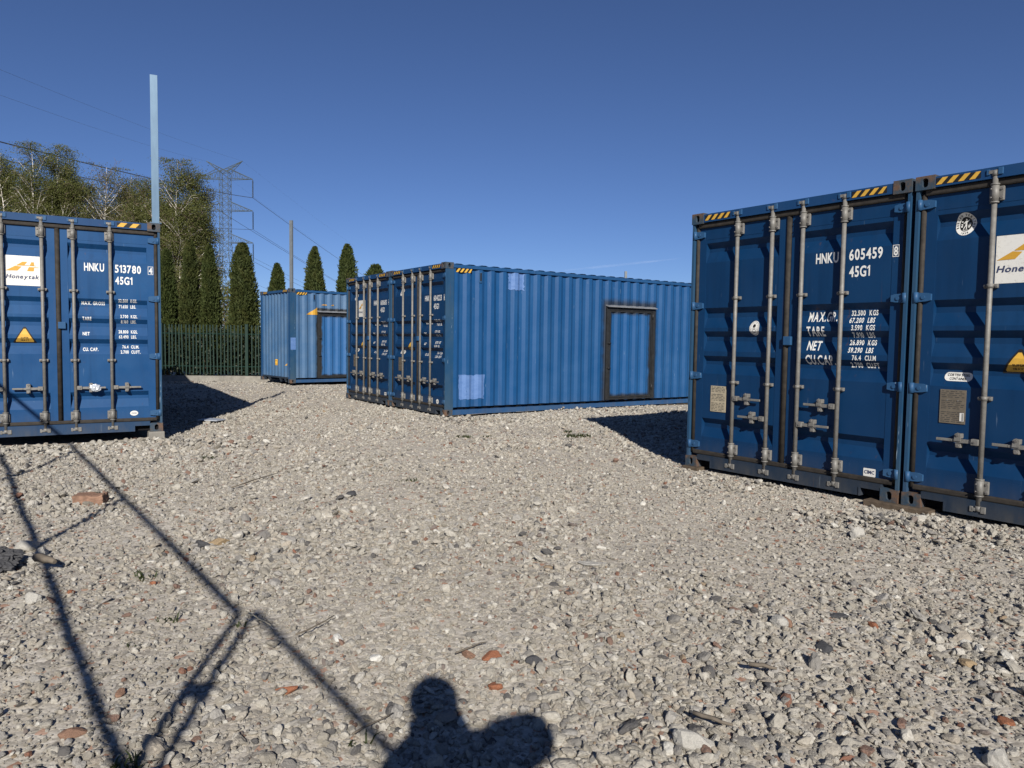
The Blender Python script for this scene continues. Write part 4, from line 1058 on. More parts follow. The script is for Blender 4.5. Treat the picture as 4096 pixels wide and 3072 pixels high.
# ------------------------------------------------------------------ pylon and wires
M_PYL = plain('grey_green_pylon_steel', (0.075, 0.095, 0.10), 0.6, 0.2, 0.15, 1)
M_INS = plain('insulator_glass', (0.05, 0.06, 0.065), 0.4, 0, 0.2, 2)
M_WIRE = plain('power_line_wire', (0.05, 0.06, 0.075), 0.6, 0.2, 0.1, 1)
PY = 160.0
pc = at_y(906, 1300, PY); px0 = pc.x
def pyp(px, py): q = at_y(px, py, PY); return q.x - px0, q.z
pyl = empty('power_pylon', (px0, PY, 0)); tag(pyl, 'tall lattice power pylon with three arms and hanging insulators', 'pylon')
BW = 0.95                                   # half width of the body
_, zt = pyp(906, 690); _, z1 = pyp(906, 716); _, z2 = pyp(906, 843); _, z3 = pyp(906, 971)
ax = pyp(1011, 716)[0]
mb = MB()
def bar(a, b, r=0.032): mb.tube([a, b], r, 4, caps=False, smooth=False)
def hwz(z): return BW if z > z3 else BW + (z3 - z) * 0.055
zs = [0, 4, 8, 11.5] + list(np.linspace(z3 - 3 if z3 - 3 > 12 else 14, zt, 14))
for i in range(len(zs) - 1):
    for sx, sy, tx, ty in ((-1, -1, 1, -1), (1, -1, 1, 1), (1, 1, -1, 1), (-1, 1, -1, -1)):
        a, b = hwz(zs[i]), hwz(zs[i + 1])
        bar((sx * a, sy * a, zs[i]), (sx * b, sy * b, zs[i + 1]), 0.06); bar((sx * a, sy * a, zs[i]), (tx * b, ty * b, zs[i + 1])); bar((tx * a, ty * a, zs[i]), (sx * b, sy * b, zs[i + 1]))
        bar((sx * b, sy * b, zs[i + 1]), (tx * b, ty * b, zs[i + 1]))
mb.build('tower_body', M_PYL, pyl, fix=False)
for zz, up in ((z1, 2.2), (z2, 2.0), (z3, 2.0)):
    for s in (-1, 1):
        mb = MB(); tip = (s * ax, 0, zz)
        for sy in (-1, 1):
            bar((s * BW, sy * BW, zz), tip, 0.07); bar((s * BW, sy * BW, zz + up), tip, 0.07)
            for t in (0.2, 0.4, 0.6, 0.8):
                q = lambda zz_, t_: Vector((s * BW, sy * BW, zz_)).lerp(Vector(tip), t_)
                bar(q(zz, t), q(zz + up, t)); bar(q(zz, t), q(zz + up, max(0, t - 0.2)))
        mb.build('cross_arm', M_PYL, pyl, fix=False)
for s, tx in ((-1, 825), (1, 970)):
    mb = MB(); tipx, tipz = pyp(tx, 644); tip = (tipx, 0, tipz)
    for sy in (-1, 1):
        for sx in (-1, 1): bar((sx * BW, sy * BW, zt), tip, 0.07)
        for t in (0.2, 0.4, 0.6, 0.8):
            bar(Vector((BW, sy * BW, zt)).lerp(Vector(tip), t), Vector((-BW, sy * BW, zt)).lerp(Vector(tip), max(0, t - 0.2)))
    mb.build('peak_arm', M_PYL, pyl, fix=False)
il = pyp(1010, 716)[1] - pyp(1010, 790)[1]
INS = {}
for i, zz in enumerate((z1, z2, z3)):
    for s in (-1, 1):
        mb = MB(); mb.tube([(s * ax, 0, zz - il), (s * ax, 0, zz)], 0.04, 5, caps=False)
        for j in range(22):
            za = zz - il * 0.97 + j * il * 0.042; mb.tube([(s * ax, 0, za), (s * ax, 0, za + 0.07), (s * ax, 0, za + 0.12)], [0.17, 0.12, 0.05], 7, caps=False)
        mb.build('insulator', M_INS, pyl, fix=False); INS[(i, s)] = Vector((px0 + s * ax, PY, zz - il))
def wire(label, pts, r=0.032, sag=0.5):
    mb = MB()
    P = []
    for a, b in zip(pts[:-1], pts[1:]):
        for i in range(14):
            t = i / 14; q = a.lerp(b, t); q.z -= sag * 4 * t * (1 - t); P.append(q)
    P.append(pts[-1]); mb.tube(P, r, 4, caps=False); o = mb.build('power_line', M_WIRE, None, fix=False)
    o['label'] = label; o['category'] = 'wire'; o['group'] = 'power lines'
tipL = Vector((px0 + pyp(825, 644)[0], PY, pyp(825, 644)[1])); tipR = Vector((px0 + pyp(970, 644)[0], PY, pyp(970, 644)[1]))
wire('topmost thin earth wire reaching the right tip of the pylon', [at_y(-160, 212, 62), tipR, at_y(1420, 985, 340)], 0.010)
wire('second thin earth wire reaching the left tip of the pylon', [at_y(-160, 322, 60), tipL, at_y(1300, 990, 340)], 0.010)
wire('thick power line crossing the birch tops to the upper right insulator', [at_y(-160, 526, 58), INS[(0, 1)], at_y(1480, 1118, 330)], 0.055)
wire('power line dipping behind the birches to the upper left insulator', [at_y(-160, 598, 60), INS[(0, -1)], at_y(1480, 1205, 330)], 0.048)
wire('power line to the middle right insulator behind the birches', [at_y(-160, 800, 60), INS[(1, 1)], at_y(1480, 1200, 330)], 0.036)
wire('power line to the middle left insulator behind the birches', [at_y(-160, 850, 60), INS[(1, -1)], at_y(1480, 1260, 330)], 0.030)
wire('lowest power line from the lower right insulator', [at_y(-160, 1030, 60), INS[(2, 1)], at_y(1480, 1275, 330)], 0.034)
wire('lowest power line from the lower left insulator', [at_y(-160, 1060, 60), INS[(2, -1)], at_y(1480, 1310, 330)], 0.026)

# ------------------------------------------------------------------ things under and on the containers
M_WOOD = plain('weathered_plank', (0.085, 0.064, 0.045), 0.85, 0, 0.35, 14, 0.2, 0.3)
def block(name, label, cat, c, yaw, z0, x0, x1, y0, y1, za, zb, mat, ch=0.006):
    e = MB(); e.box(x0, x1, y0, y1, za, zb, ch=ch); o = e.build(name, mat)
    o.location = loc2w(c, yaw, 0, HW, 0, 0); o.rotation_euler = (0, 0, yaw); tag(o, label, cat); return o
block('wooden_plank', 'wooden plank under the touching corners of the two right containers', 'plank', cA, yA, 0, -0.28, 0.30, -0.07, 0.20, -0.03, 0.0265, M_WOOD)
block('wooden_plank', 'small wooden board under the far left corner of container 605459', 'plank', cA, yA, 0, -2.45, -2.22, -0.05, 0.20, -0.03, 0.0265, M_WOOD)
block('concrete_block', 'grey concrete block under the corner of the left container', 'block', cD, yD, 0, -0.185, 0.02, -0.03, 0.22, -0.04, 0.110, M_CONC, 0.012)
# sheet lying half in the shade
sh = MB(); P = [on_ground(*q, 0.05) for q in ((786, 1679), (868, 1682), (905, 1676), (835, 1671))]
cs = sum(P, Vector()) / 4
sh.prism([(q.x - cs.x, q.y - cs.y) for q in P], 'z', -0.012, 0.0); o = sh.build('metal_sheet', plain('pale_metal_sheet', (0.42, 0.45, 0.50), 0.45, 0.3, 0.1, 4)); o.location = cs
tag(o, 'pale thin sheet lying on the gravel in the edge of the left shadow', 'sheet')
# plastic bag wrapped round a handle
bm = bmesh.new(); bmesh.ops.create_icosphere(bm, subdivisions=4, radius=1)
for v in bm.verts:
    d = 1 + 0.28 * mnoise.noise(v.co * 2.2) + 0.22 * abs(mnoise.noise(v.co * 5.0)); v.co = Vector((v.co.x * 0.062, v.co.y * 0.03, v.co.z * 0.046)) * d
k = NT('clear_plastic_wrap'); k.fin((0.55, 0.58, 0.62), 0.15, 0.35, 0.9)
o = bm_obj(bm, 'plastic_wrap', k.m, None); o.location = loc2w(cD, yD, 0.1115, 0.405, -0.012, 0.628); o.rotation_euler = (0, 0.25, yD)
tag(o, 'crumpled clear plastic wrapped round a handle of container 513780', 'plastic wrap')

# ------------------------------------------------------------------ gravel
def rock_mesh(name, seed, sub=3, flat=0.7, mats=None, planes=11, rough=0.05):
    r2 = random.Random(seed); bm = bmesh.new(); bmesh.ops.create_icosphere(bm, subdivisions=sub, radius=1)
    pl = [(Vector((r2.gauss(0, 1), r2.gauss(0, 1), r2.gauss(0, 1))).normalized(), r2.uniform(0.50, 0.88)) for _ in range(planes)]
    off = Vector((r2.uniform(0, 99),) * 3); ax_ = (r2.uniform(0.8, 1.25), r2.uniform(0.7, 1.05), flat * r2.uniform(0.8, 1.15))
    for v in bm.verts:
        d = v.co.normalized(); t = 1.05
        for nn, dist in pl:
            c = d.dot(nn)
            if c > 0.05: t = min(t, dist / c)
        t *= 1 + rough * 1.6 * mnoise.noise(d * 2.6 + off) + rough * mnoise.noise(d * 6.5 + off) + rough * 0.6 * mnoise.noise(d * 14 + off)
        v.co = Vector((d.x * ax_[0], d.y * ax_[1], d.z * ax_[2])) * t
    me = bpy.data.meshes.new(name); bm.to_mesh(me); bm.free()
    for p in me.polygons: p.use_smooth = False
    me.materials.append(mats); return me
k = NT('crushed_stone'); o = k.tc(); rd = k.rand()
base = k.ramp(rd, [(0.0, (0.345, 0.322, 0.275)), (0.20, (0.42, 0.394, 0.340)), (0.36, (0.275, 0.252, 0.210)), (0.50, (0.375, 0.342, 0.286)), (0.62, (0.47, 0.443, 0.388)), (0.71, (0.315, 0.300, 0.275)),
                   (0.80, (0.205, 0.194, 0.178)), (0.87, (0.36, 0.318, 0.258)), (0.915, (0.080, 0.078, 0.079)), (0.94, (0.165, 0.135, 0.12)), (0.957, (0.185, 0.108, 0.080)), (0.974, (0.56, 0.54, 0.485)), (0.99, (0.20, 0.088, 0.055)), (0.9955, (0.27, 0.20, 0.13))], True)
nz = k.noise(o, 2.2, 6, 0.7)
col = k.mix(k.rng(nz, 0.35, 0.7), k.mix(0.45, base, (0.13, 0.118, 0.10)), base)
col = k.mix(k.math('MULTIPLY', k.rng(k.noise(o, 6.0, 4, 0.8), 0.58, 0.75), 0.30), col, (0.52, 0.49, 0.43))
k.bump(k.math('ADD', k.noise(o, 4.5, 6, 0.75), k.math('MULTIPLY', k.noise(o, 18, 3, 0.7), 0.35)), 0.65, 0.006)
M_STONE = k.fin(col, 0.92, 0, 0.18)
stones = bpy.data.collections.new('stone_shapes')
for i in range(22):
    ob = bpy.data.objects.new('stone_shape', rock_mesh('stone_shape', 300 + i, 3 if i < 16 else 2, rnd.uniform(0.55, 0.9), M_STONE, rnd.randint(9, 16), 0.09)); stones.objects.link(ob)

boxes = []                                   # footprints to keep free
for c, yw, sh_ in ((cA, yA, 0), (cA, yA, 2.468), (cD, yD, 0), (cC, yC, 0), (cC, yC, -2.468), (cE, yE, 0)): boxes.append((Vector((c[0], c[1])) + Vector((math.cos(yw), math.sin(yw))) * sh_, yw))
def inside(x, y, m=0.0):
    res = np.zeros(len(x), bool)
    for c, yw in boxes:
        dx, dy = x - c.x, y - c.y; u = dx * math.cos(yw) + dy * math.sin(yw); v = -dx * math.sin(yw) + dy * math.cos(yw)
        res |= (u < m) & (u > -2.438 - m) & (v > 0.05 - m) & (v < L + m)
    return res
_gn = np.random.default_rng(3); _w = [(_gn.normal(0, 1, 2), _gn.uniform(0, 6.28), f) for f in (0.5, 0.8, 1.2, 1.7, 2.4, 0.35)]
def patch(x, y):
    """0..1 : where loose stones lie thick (1) or fines show (0)"""
    s = np.zeros_like(x)
    for d, p, f in _w: s += np.sin((x * d[0] + y * d[1]) * f * 1.3 + p)
    s = 0.5 + s / 5.2
    # bare strips: foreground left, along the right containers, middle yard
    for cx, cy, rx, ry in ((-1.75, 3.6, 0.55, 0.75), (2.75, 5.0, 0.8, 0.55), (2.1, 6.6, 0.9, 0.6), (-3.6, 5.4, 0.8, 0.8)):
        s -= 0.60 * np.exp(-(((x - cx) / rx) ** 2 + ((y - cy) / ry) ** 2))
    for cx, cy, rx, ry in ((0.6, 2.6, 1.2, 0.5), (-0.6, 3.0, 0.8, 0.5), (2.95, 6.05, 0.7, 0.35), (3.3, 4.9, 0.5, 0.4), (-1.0, 5.6, 1.2, 0.8), (-4.2, 8.9, 1.2, 0.5)):
        s += 0.4 * np.exp(-(((x - cx) / rx) ** 2 + ((y - cy) / ry) ** 2))
    return np.clip(s, 0.0, 1)
PT = []; SC = []
def layer(y0, y1, dens, smin, smax, bias=1.6, keep=(0.25, 1.0), embed=0.22, seed=0):
    g = np.random.default_rng(seed)
    xl, xr = -0.76 * y1 - 1.4, 0.76 * y1 + 1.4
    n = int((xr - xl) * (y1 - y0) * dens)
    x = g.uniform(xl, xr, n); y = g.uniform(y0, y1, n)
    ok = (np.abs(x) < 0.76 * y + 1.4) & ~inside(x, y, -0.02) & (y < fy(x) - 0.12)
    p = patch(x, y); ok &= g.random(n) < keep[0] + (keep[1] - keep[0]) * p
    x, y, p = x[ok], y[ok], p[ok]; s = smin + (smax - smin) * g.random(len(x)) ** bias
    s *= 0.78 + 0.30 * p
    z = gh(x, y) + s * embed * 0.5 * g.uniform(-0.35, 1.6, len(x))
    PT.append(np.stack([x, y, z], -1)); SC.append(s * 0.5)
layer(1.6, 4.5, 700, 0.024, 0.058, 1.5, (0.45, 1.0), 0.40, 1)
layer(1.6, 4.5, 42, 0.052, 0.085, 1.6, (0.0, 1.0), 0.4, 2)
layer(1.6, 4.5, 3000, 0.007, 0.024, 1.7, (0.75, 1.0), 0.35, 3)
layer(4.5, 8.5, 620, 0.023, 0.058, 1.6, (0.5, 1.0), 0.36, 4)
layer(4.5, 8.5, 28, 0.055, 0.095, 1.6, (0.0, 1.0), 0.5, 5)
layer(4.5, 8.5, 1300, 0.010, 0.026, 1.5, (0.75, 1.0), 0.35, 6)
layer(8.5, 15, 480, 0.026, 0.062, 1.7, (0.5, 1.0), 0.36, 7)
layer(8.5, 15, 12, 0.06, 0.10, 1.6, (0.1, 1.0), 0.5, 8)
layer(15, 26, 130, 0.03, 0.075, 1.7, (0.35, 1.0), 0.4, 9)
# loose heap thrown up beside the two right containers and along the left one
def heap(cx, cy, rx, ry, n, smin, smax, hgt, seed):
    g = np.random.default_rng(seed); x = cx + g.normal(0, rx, n); y = cy + g.normal(0, ry, n)
    q = np.exp(-0.5 * (((x - cx) / rx) ** 2 + ((y - cy) / ry) ** 2)); s = g.uniform(smin, smax, n); ok = ~inside(x, y, 0.06)
    PT.append(np.stack([x, y, gh(x, y) + hgt * q * g.random(n) + s * 0.2], -1)[ok]); SC.append((s * 0.5)[ok])
heap(3.05, 5.95, 0.42, 0.22, 170, 0.022, 0.075, 0.05, 1); heap(3.35, 5.45, 0.35, 0.25, 90, 0.022, 0.075, 0.03, 2); heap(2.35, 7.5, 0.45, 0.3, 150, 0.022, 0.065, 0.03, 3)
heap(-4.5, 9.75, 0.9, 0.25, 260, 0.03, 0.09, 0.05, 4); heap(-6.4, 8.9, 0.8, 0.3, 200, 0.03, 0.09, 0.05, 5)
heap(-0.9, 13.3, 0.7, 0.25, 200, 0.03, 0.08, 0.05, 6); heap(2.2, 15.2, 1.8, 0.2, 260, 0.03, 0.08, 0.05, 7); heap(-10.2, 25.0, 2.0, 0.15, 120, 0.03, 0.07, 0.02, 8)
PT = np.concatenate(PT); SC = np.concatenate(SC); NP = len(PT)
me = bpy.data.meshes.new('gravel'); me.vertices.add(NP); me.vertices.foreach_set('co', PT.astype(np.float32).ravel())
def attr(nm, tp, data, key='value'):
    a = me.attributes.new(nm, tp, 'POINT'); a.data.foreach_set(key, np.ascontiguousarray(data).ravel())
g = np.random.default_rng(77)
attr('scl', 'FLOAT_VECTOR', (SC[:, None] * g.uniform(0.8, 1.2, (NP, 3)) * np.array([1.06, 1.06, 0.92])).astype(np.float32), 'vector')
attr('rot', 'FLOAT_VECTOR', np.stack([g.normal(0, 0.42, NP), g.normal(0, 0.42, NP), g.uniform(0, 6.283, NP)], -1).astype(np.float32), 'vector')
attr('idx', 'INT', np.where(SC > 0.015, g.integers(0, 16, NP), g.integers(16, 22, NP)).astype(np.int32))
me.update()
gravel = bpy.data.objects.new('gravel', me); COL.objects.link(gravel)
tag(gravel, 'loose pale grey crushed concrete gravel covering the yard', 'gravel', None, 'stuff')
gt = bpy.data.node_groups.new('scatter_stones', 'GeometryNodeTree')
gt.interface.new_socket('Geometry', in_out='INPUT', socket_type='NodeSocketGeometry'); gt.interface.new_socket('Geometry', in_out='OUTPUT', socket_type='NodeSocketGeometry')
gi = gt.nodes.new('NodeGroupInput'); go = gt.nodes.new('NodeGroupOutput'); iop = gt.nodes.new('GeometryNodeInstanceOnPoints'); ci = gt.nodes.new('GeometryNodeCollectionInfo')
ci.inputs[0].default_value = stones; ci.inputs[1].default_value = True; ci.inputs[2].default_value = True
def na(nm, tp):
    q = gt.nodes.new('GeometryNodeInputNamedAttribute'); q.data_type = tp; q.inputs[0].default_value = nm; return q.outputs[0]
gt.links.new(gi.outputs[0], iop.inputs['Points']); gt.links.new(ci.outputs[0], iop.inputs['Instance']); iop.inputs['Pick Instance'].default_value = True
gt.links.new(na('idx', 'INT'), iop.inputs['Instance Index'])
er = gt.nodes.new('FunctionNodeEulerToRotation'); gt.links.new(na('rot', 'FLOAT_VECTOR'), er.inputs[0]); gt.links.new(er.outputs[0], iop.inputs['Rotation'])
gt.links.new(na('scl', 'FLOAT_VECTOR'), iop.inputs['Scale']); gt.links.new(iop.outputs[0], go.inputs[0])
md = gravel.modifiers.new('scatter', 'NODES'); md.node_group = gt
print('stones', NP)

# ------------------------------------------------------------------ single pieces one can point at
M_BRICK = plain('broken_brick', (0.25, 0.105, 0.058), 0.9, 0, 0.35, 14, 0.15, 0.5)
M_BRICK2 = plain('dusty_brick', (0.215, 0.130, 0.090), 0.9, 0, 0.35, 14, 0.15, 0.5)
M_DSTONE = plain('dark_stone', (0.065, 0.065, 0.068), 0.85, 0, 0.3, 14, 0.2, 0.5)
M_TSTONE = plain('tan_stone', (0.29, 0.215, 0.13), 0.9, 0, 0.25, 14, 0.15, 0.5)
M_WSTONE = plain('chalky_white_stone', (0.55, 0.535, 0.49), 0.9, 0, 0.12, 14, 0.15, 0.5)
M_GSTONE = plain('plain_grey_stone', (0.36, 0.345, 0.31), 0.92, 0, 0.2, 12, 0.15, 0.5)
S2 = 4096 / 2212.0
def piece(name, label, cat, vx, vy, size, mat, flat=0.6, seed=0, rz=0.0, elong=(1, 1), lift=0.3, planes=9):
    q = on_ground(vx * S2, vy * S2, size * 0.2)
    o = bpy.data.objects.new(name, rock_mesh(name, 900 + seed, 3, flat, mat, planes, 0.06)); COL.objects.link(o)
    o.location = (q.x, q.y, float(gh(q.x, q.y)) + size * flat * 0.24); s = size / 2; o.scale = (s * elong[0], s * elong[1], s); o.rotation_euler = (rnd.gauss(0, 0.15), rnd.gauss(0, 0.15), rz)
    tag(o, label, cat); return o
PC = [('brick_fragment', 'orange brick fragment beside the diagonal railing shadow on the left', 'brick', 150, 1273, 0.075, M_BRICK, 0.6), ('brick_fragment', 'crumbled orange brick lump between the two railing shadows in the foreground', 'brick', 618, 1482, 0.080, M_BRICK, 0.55),
      ('brick_fragment', 'orange brick chip just right above the head shadow', 'brick', 1062, 1420, 0.085, M_BRICK, 0.45), ('brick_fragment', 'red brick chip to the right of the head shadow', 'brick', 1066, 1485, 0.065, M_BRICK, 0.7),
      ('brick_fragment', 'small red brown brick pieces directly above the head shadow', 'brick', 1012, 1418, 0.07, M_BRICK2, 0.6), ('brick_fragment', 'dusty orange brick near the lower left corner', 'brick', 158, 1578, 0.07, M_BRICK2, 0.6),
      ('brick_fragment', 'red brick fragment in the left foreground below the twin shadows', 'brick', 262, 1495, 0.06, M_BRICK2, 0.6), ('brick_fragment', 'reddish fragment beside a grey stone on the right side', 'brick', 1700, 1343, 0.085, M_BRICK2, 0.55),
      ('brick_fragment', 'dull red fragment in the lower middle right among the stones', 'brick', 1630, 1310, 0.06, M_BRICK2, 0.5), ('brick_fragment', 'small orange chip in the middle of the yard', 'brick', 1165, 1115, 0.10, M_BRICK, 0.4), ('brick_fragment', 'orange chip left of the foot of the right rail shadow', 'brick', 330, 1250, 0.05, M_BRICK, 0.6),
      ('brick_fragment', 'orange brick flake near the right edge, low in the picture', 'brick', 2170, 1545, 0.09, M_BRICK, 0.35), ('brick_fragment', 'small red chip beside the right containers', 'brick', 1946, 1087, 0.07, M_BRICK, 0.5), ('brick_fragment', 'red fragment far right of the middle ground', 'brick', 1885, 1345, 0.07, M_BRICK, 0.5),
      ('dark_stone', 'black angular stone next to the tan stone left of the middle', 'stone', 438, 1167, 0.15, M_DSTONE, 0.5), ('dark_stone', 'dark rounded stone to the right above the head shadow', 'stone', 1156, 1432, 0.085, M_DSTONE, 0.55),
      ('dark_stone', 'dark stone with a deep shadow near the bottom right', 'stone', 1665, 1480, 0.06, M_DSTONE, 0.6), ('dark_stone', 'dark flat stone in the right foreground', 'stone', 1780, 1390, 0.10, M_DSTONE, 0.4), ('dark_stone', 'dark stone lying in the middle of the yard', 'stone', 760, 1065, 0.13, M_DSTONE, 0.5),
      ('dark_stone', 'dark slate piece at the far right below the container', 'stone', 1810, 1325, 0.11, M_DSTONE, 0.35), ('tan_stone', 'flat tan stone next to the black angular stone', 'stone', 468, 1160, 0.16, M_TSTONE, 0.4), ('tan_stone', 'tan stone at the right edge of the foreground', 'stone', 2090, 1425, 0.09, M_TSTONE, 0.5),
      ('white_stone', 'white angular stone above left of the head shadow', 'stone', 812, 1418, 0.085, M_WSTONE, 0.6), ('white_stone', 'white stone close to the thin rail shadow in front', 'stone', 730, 1382, 0.065, M_WSTONE, 0.8), ('white_stone', 'pale white stone in front of the right container', 'stone', 1815, 1005, 0.15, M_WSTONE, 0.6),
      ('grey_stone', 'large smooth grey stone low in the middle right', 'stone', 1500, 1600, 0.115, M_GSTONE, 0.8), ('grey_stone', 'pale grey stone with a dark shadow at the left foreground', 'stone', 70, 1180 + 105, 0.10, M_GSTONE, 0.7), ('grey_stone', 'single upright grey stone before the right containers', 'stone', 1850, 1150, 0.13, M_GSTONE, 0.9),
      ('grey_stone', 'large grey stone near the bottom right corner', 'stone', 2155, 1628, 0.11, M_GSTONE, 0.7), ('grey_stone', 'flat grey concrete slab piece in the middle foreground', 'stone', 1278, 1206, 0.20, M_GSTONE, 0.18), ('grey_stone', 'grey stone lying before the wooden plank of the right containers', 'stone', 1985, 1113, 0.14, M_GSTONE, 0.65),
      ('grey_stone', 'rounded grey stone beside the red fragment on the right', 'stone', 1683, 1345, 0.10, M_GSTONE, 0.8)]
for i, q in enumerate(PC): piece(*q, seed=i, rz=rnd.uniform(0, 6.28), elong=(1.15, 0.85))
# whole broken brick on the left
q = on_ground(196 * S2, 1078 * S2, 0.03)
mb = MB(); bm = bmesh.new(); bmesh.ops.create_cube(bm, size=1)
bmesh.ops.subdivide_edges(bm, edges=bm.edges[:], cuts=7, use_grid_fill=True)
for v in bm.verts:
    n_ = mnoise.noise(v.co * 4 + Vector((3, 1, 7))) * 0.06 + mnoise.noise(v.co * 11) * 0.03
    cut = 0.16 if (v.co.x > 0.12 and v.co.x < 0.38 and v.co.z > 0.1) else 0
    v.co = Vector((v.co.x * (1 + n_) * 0.245, v.co.y * (1 + n_) * 0.125, (v.co.z * (1 + n_) - cut) * 0.085))
mb.bm(bm); o = mb.build('broken_brick', M_BRICK2); o.location = (q.x, q.y, 0.036); o.rotation_euler = (0.06, -0.05, 0.12); tag(o, 'large broken orange brick lying by the railing shadow in front of the left container', 'brick')
# dark chunk at the left edge and the stick leaning on it
q = on_ground(22 * S2, 1205 * S2, 0.05)
o = bpy.data.objects.new('concrete_chunk', rock_mesh('concrete_chunk', 771, 5, 0.7, M_DSTONE, 12, 0.16)); COL.objects.link(o); o.location = (q.x - 0.12, q.y, 0.05); o.scale = (0.24, 0.18, 0.15); o.rotation_euler = (0.1, 0.15, 0.3)
tag(o, 'dark rough chunk of rubble cut by the left picture edge', 'rubble')
for i, (vx, vy, s) in enumerate(((62, 1170, 0.16), (88, 1186, 0.13), (70, 1200, 0.10))): piece('grey_stone', ('pale stone topping the rubble by the left edge', 'grey stone to the right of the dark rubble', 'small stone in front of the dark rubble')[i], 'stone', vx, vy, s, M_GSTONE, 0.7, 60 + i)
def stick(label, a, b, r, mat, z=0.03, flat=False):
    A_, B_ = on_ground(a[0] * S2, a[1] * S2, z), on_ground(b[0] * S2, b[1] * S2, z); mb = MB()
    pts = [A_.lerp(B_, t) + Vector((rnd.gauss(0, 0.002), rnd.gauss(0, 0.002), rnd.gauss(0, 0.002))) for t in (0, 0.25, 0.5, 0.75, 1)]
    c0 = sum(pts, Vector()) / 5; mb.tube([p - c0 for p in pts], [r, r, r * 0.9, r * 0.75, r * 0.5], 6); o = mb.build('stick', mat); o.location = c0; tag(o, label, 'stick', 'sticks and twigs on the gravel'); return o
M_STICK2 = plain('dry_grey_wood', (0.115, 0.095, 0.072), 0.85, 0, 0.3, 20); M_STRAW = plain('pale_straw', (0.55, 0.47, 0.32), 0.8, 0, 0.2, 20)
stick('short thick stick leaning from the dark rubble at the left', (78, 1203), (118, 1213), 0.028, M_STICK2, 0.05)
stick('straight grey wooden slat lying in the lower right foreground', (1498, 1538), (1582, 1566), 0.009, M_STICK2, 0.05)
stick('thin dark twig above the slat in the middle foreground', (985, 1410), (1052, 1385), 0.004, M_STICK2, 0.05)
stick('pale straw beside the twin railing shadows', (538, 1325), (585, 1350), 0.004, M_STRAW, 0.045)
stick('thin twig crossing the single rail shadow', (640, 1372), (722, 1330), 0.004, M_STICK2, 0.045)
stick('thin branch lying left of the yard centre', (980, 915), (1012, 905), 0.006, M_STICK2, 0.04)
stick('forked dry twig on the gravel left of centre', (500, 1052), (600, 1022), 0.006, M_STICK2, 0.04)
stick('small twig near the bottom by the arm shadow', (760, 1585), (850, 1540), 0.004, M_STICK2, 0.045)
stick('flat stick far right in the foreground', (1620, 1435), (1680, 1443), 0.010, M_STICK2, 0.045)
# grass tufts
M_GRASS = leafmat('grass_blades', (0.032, 0.046, 0.014), (0.06, 0.070, 0.024))
def tuft(label, vx, vy, r, n, hgt, seed):
    n = int(n * (0.5 if vy > 1000 else 0.8)); q = on_ground(vx * S2, vy * S2, 0.01); g = np.random.default_rng(seed); V = []; F = []
    for i in range(n):
        a = g.uniform(0, 6.28); rr = r * math.sqrt(g.random()); x, y = rr * math.cos(a) * 1.6, rr * math.sin(a) * 0.7; d = g.uniform(0, 6.28); l = hgt * g.uniform(0.4, 1.2); w = 0.004 + 0.003 * g.random()
        dx, dy = math.cos(d), math.sin(d); b = len(V)
        V += [(x - dy * w, y + dx * w, 0), (x + dy * w, y - dx * w, 0), (x + dx * l * 0.35 + dy * w * 0.7, y + dy * l * 0.35 - dx * w * 0.7, l * 0.6), (x + dx * l * 0.35 - dy * w * 0.7, y + dy * l * 0.35 + dx * w * 0.7, l * 0.6), (x + dx * l * 0.9, y + dy * l * 0.9, l * 0.8)]
        F += [(b, b + 1, b + 2), (b, b + 2, b + 3), (b + 3, b + 2, b + 4)]
    o = nmesh('grass_tuft', np.array(V), np.array(F), M_GRASS); o.location = (q.x, q.y, float(gh(q.x, q.y)) - 0.005); tag(o, label, 'grass', 'weeds in the gravel')
for i, q in enumerate((('largest grass tuft in front of the long wall near the shadow', 1248, 940, 0.14, 240, 0.08), ('small grass tuft behind the largest one', 1226, 931, 0.05, 60, 0.07), ('small weed in the gravel before the container corner', 1002, 942, 0.09, 110, 0.06), ('tiny weed right of the small one by the container corner', 1052, 940, 0.05, 50, 0.04),
      ('small weed right of the left container', 447, 988, 0.06, 80, 0.06), ('thin weed in the middle of the yard', 888, 1040, 0.07, 40, 0.07), ('weed beside the left railing shadow', 318, 1240, 0.05, 50, 0.06), ('small weed close to the twin shadows', 365, 1335, 0.04, 30, 0.05), ('weed at the edge of the arm shadow', 775, 1600, 0.03, 22, 0.05),
      ('weed at the bottom edge between the shadows', 270, 1648, 0.05, 50, 0.05), ('weed near the upper end of the twin shadows', 522, 1345, 0.03, 22, 0.03), ('sparse weed left of the twin shadows', 300, 1390, 0.05, 30, 0.03), ('weed under the far fence by the pale container', 545, 815, 0.2, 60, 0.12))): tuft(*q, seed=400 + i)

# ------------------------------------------------------------------ what stands behind the camera and throws the shadows
RY, RK = -0.75, 1.1                       # the railing runs obliquely: y = RY - RK * (x + 0.9)
def ry(x): return RY - RK * (x + 0.9)
def rail_pt(vx, vy):
    """point on the railing plane whose shadow falls on that spot of the yard"""
    gq = on_ground(vx * S2, vy * S2); t = (gq.y - RY + RK * (gq.x + 0.9)) / (SDIR.y + RK * SDIR.x); return gq - SDIR * t
M_GALV = plain('galvanised_railing', (0.34, 0.35, 0.35), 0.5, 0.4, 0.15, 9)
st = empty('stair_railing', (0, 0, 0)); tag(st, 'inclined steel stair railing behind the viewer, seen by its shadow on the left', 'railing')
def rr(name, a, b, r=0.02):
    mb = MB(); mb.tube([a, b], r, 8); mb.build(name, M_GALV, st)
u1, u2 = rail_pt(512, 1322), rail_pt(160, 968); du = (u2 - u1)
l1, l2 = rail_pt(262, 1660), rail_pt(22, 1036); dl = (l2 - l1)
lowx = rail_pt(310, 1640).x
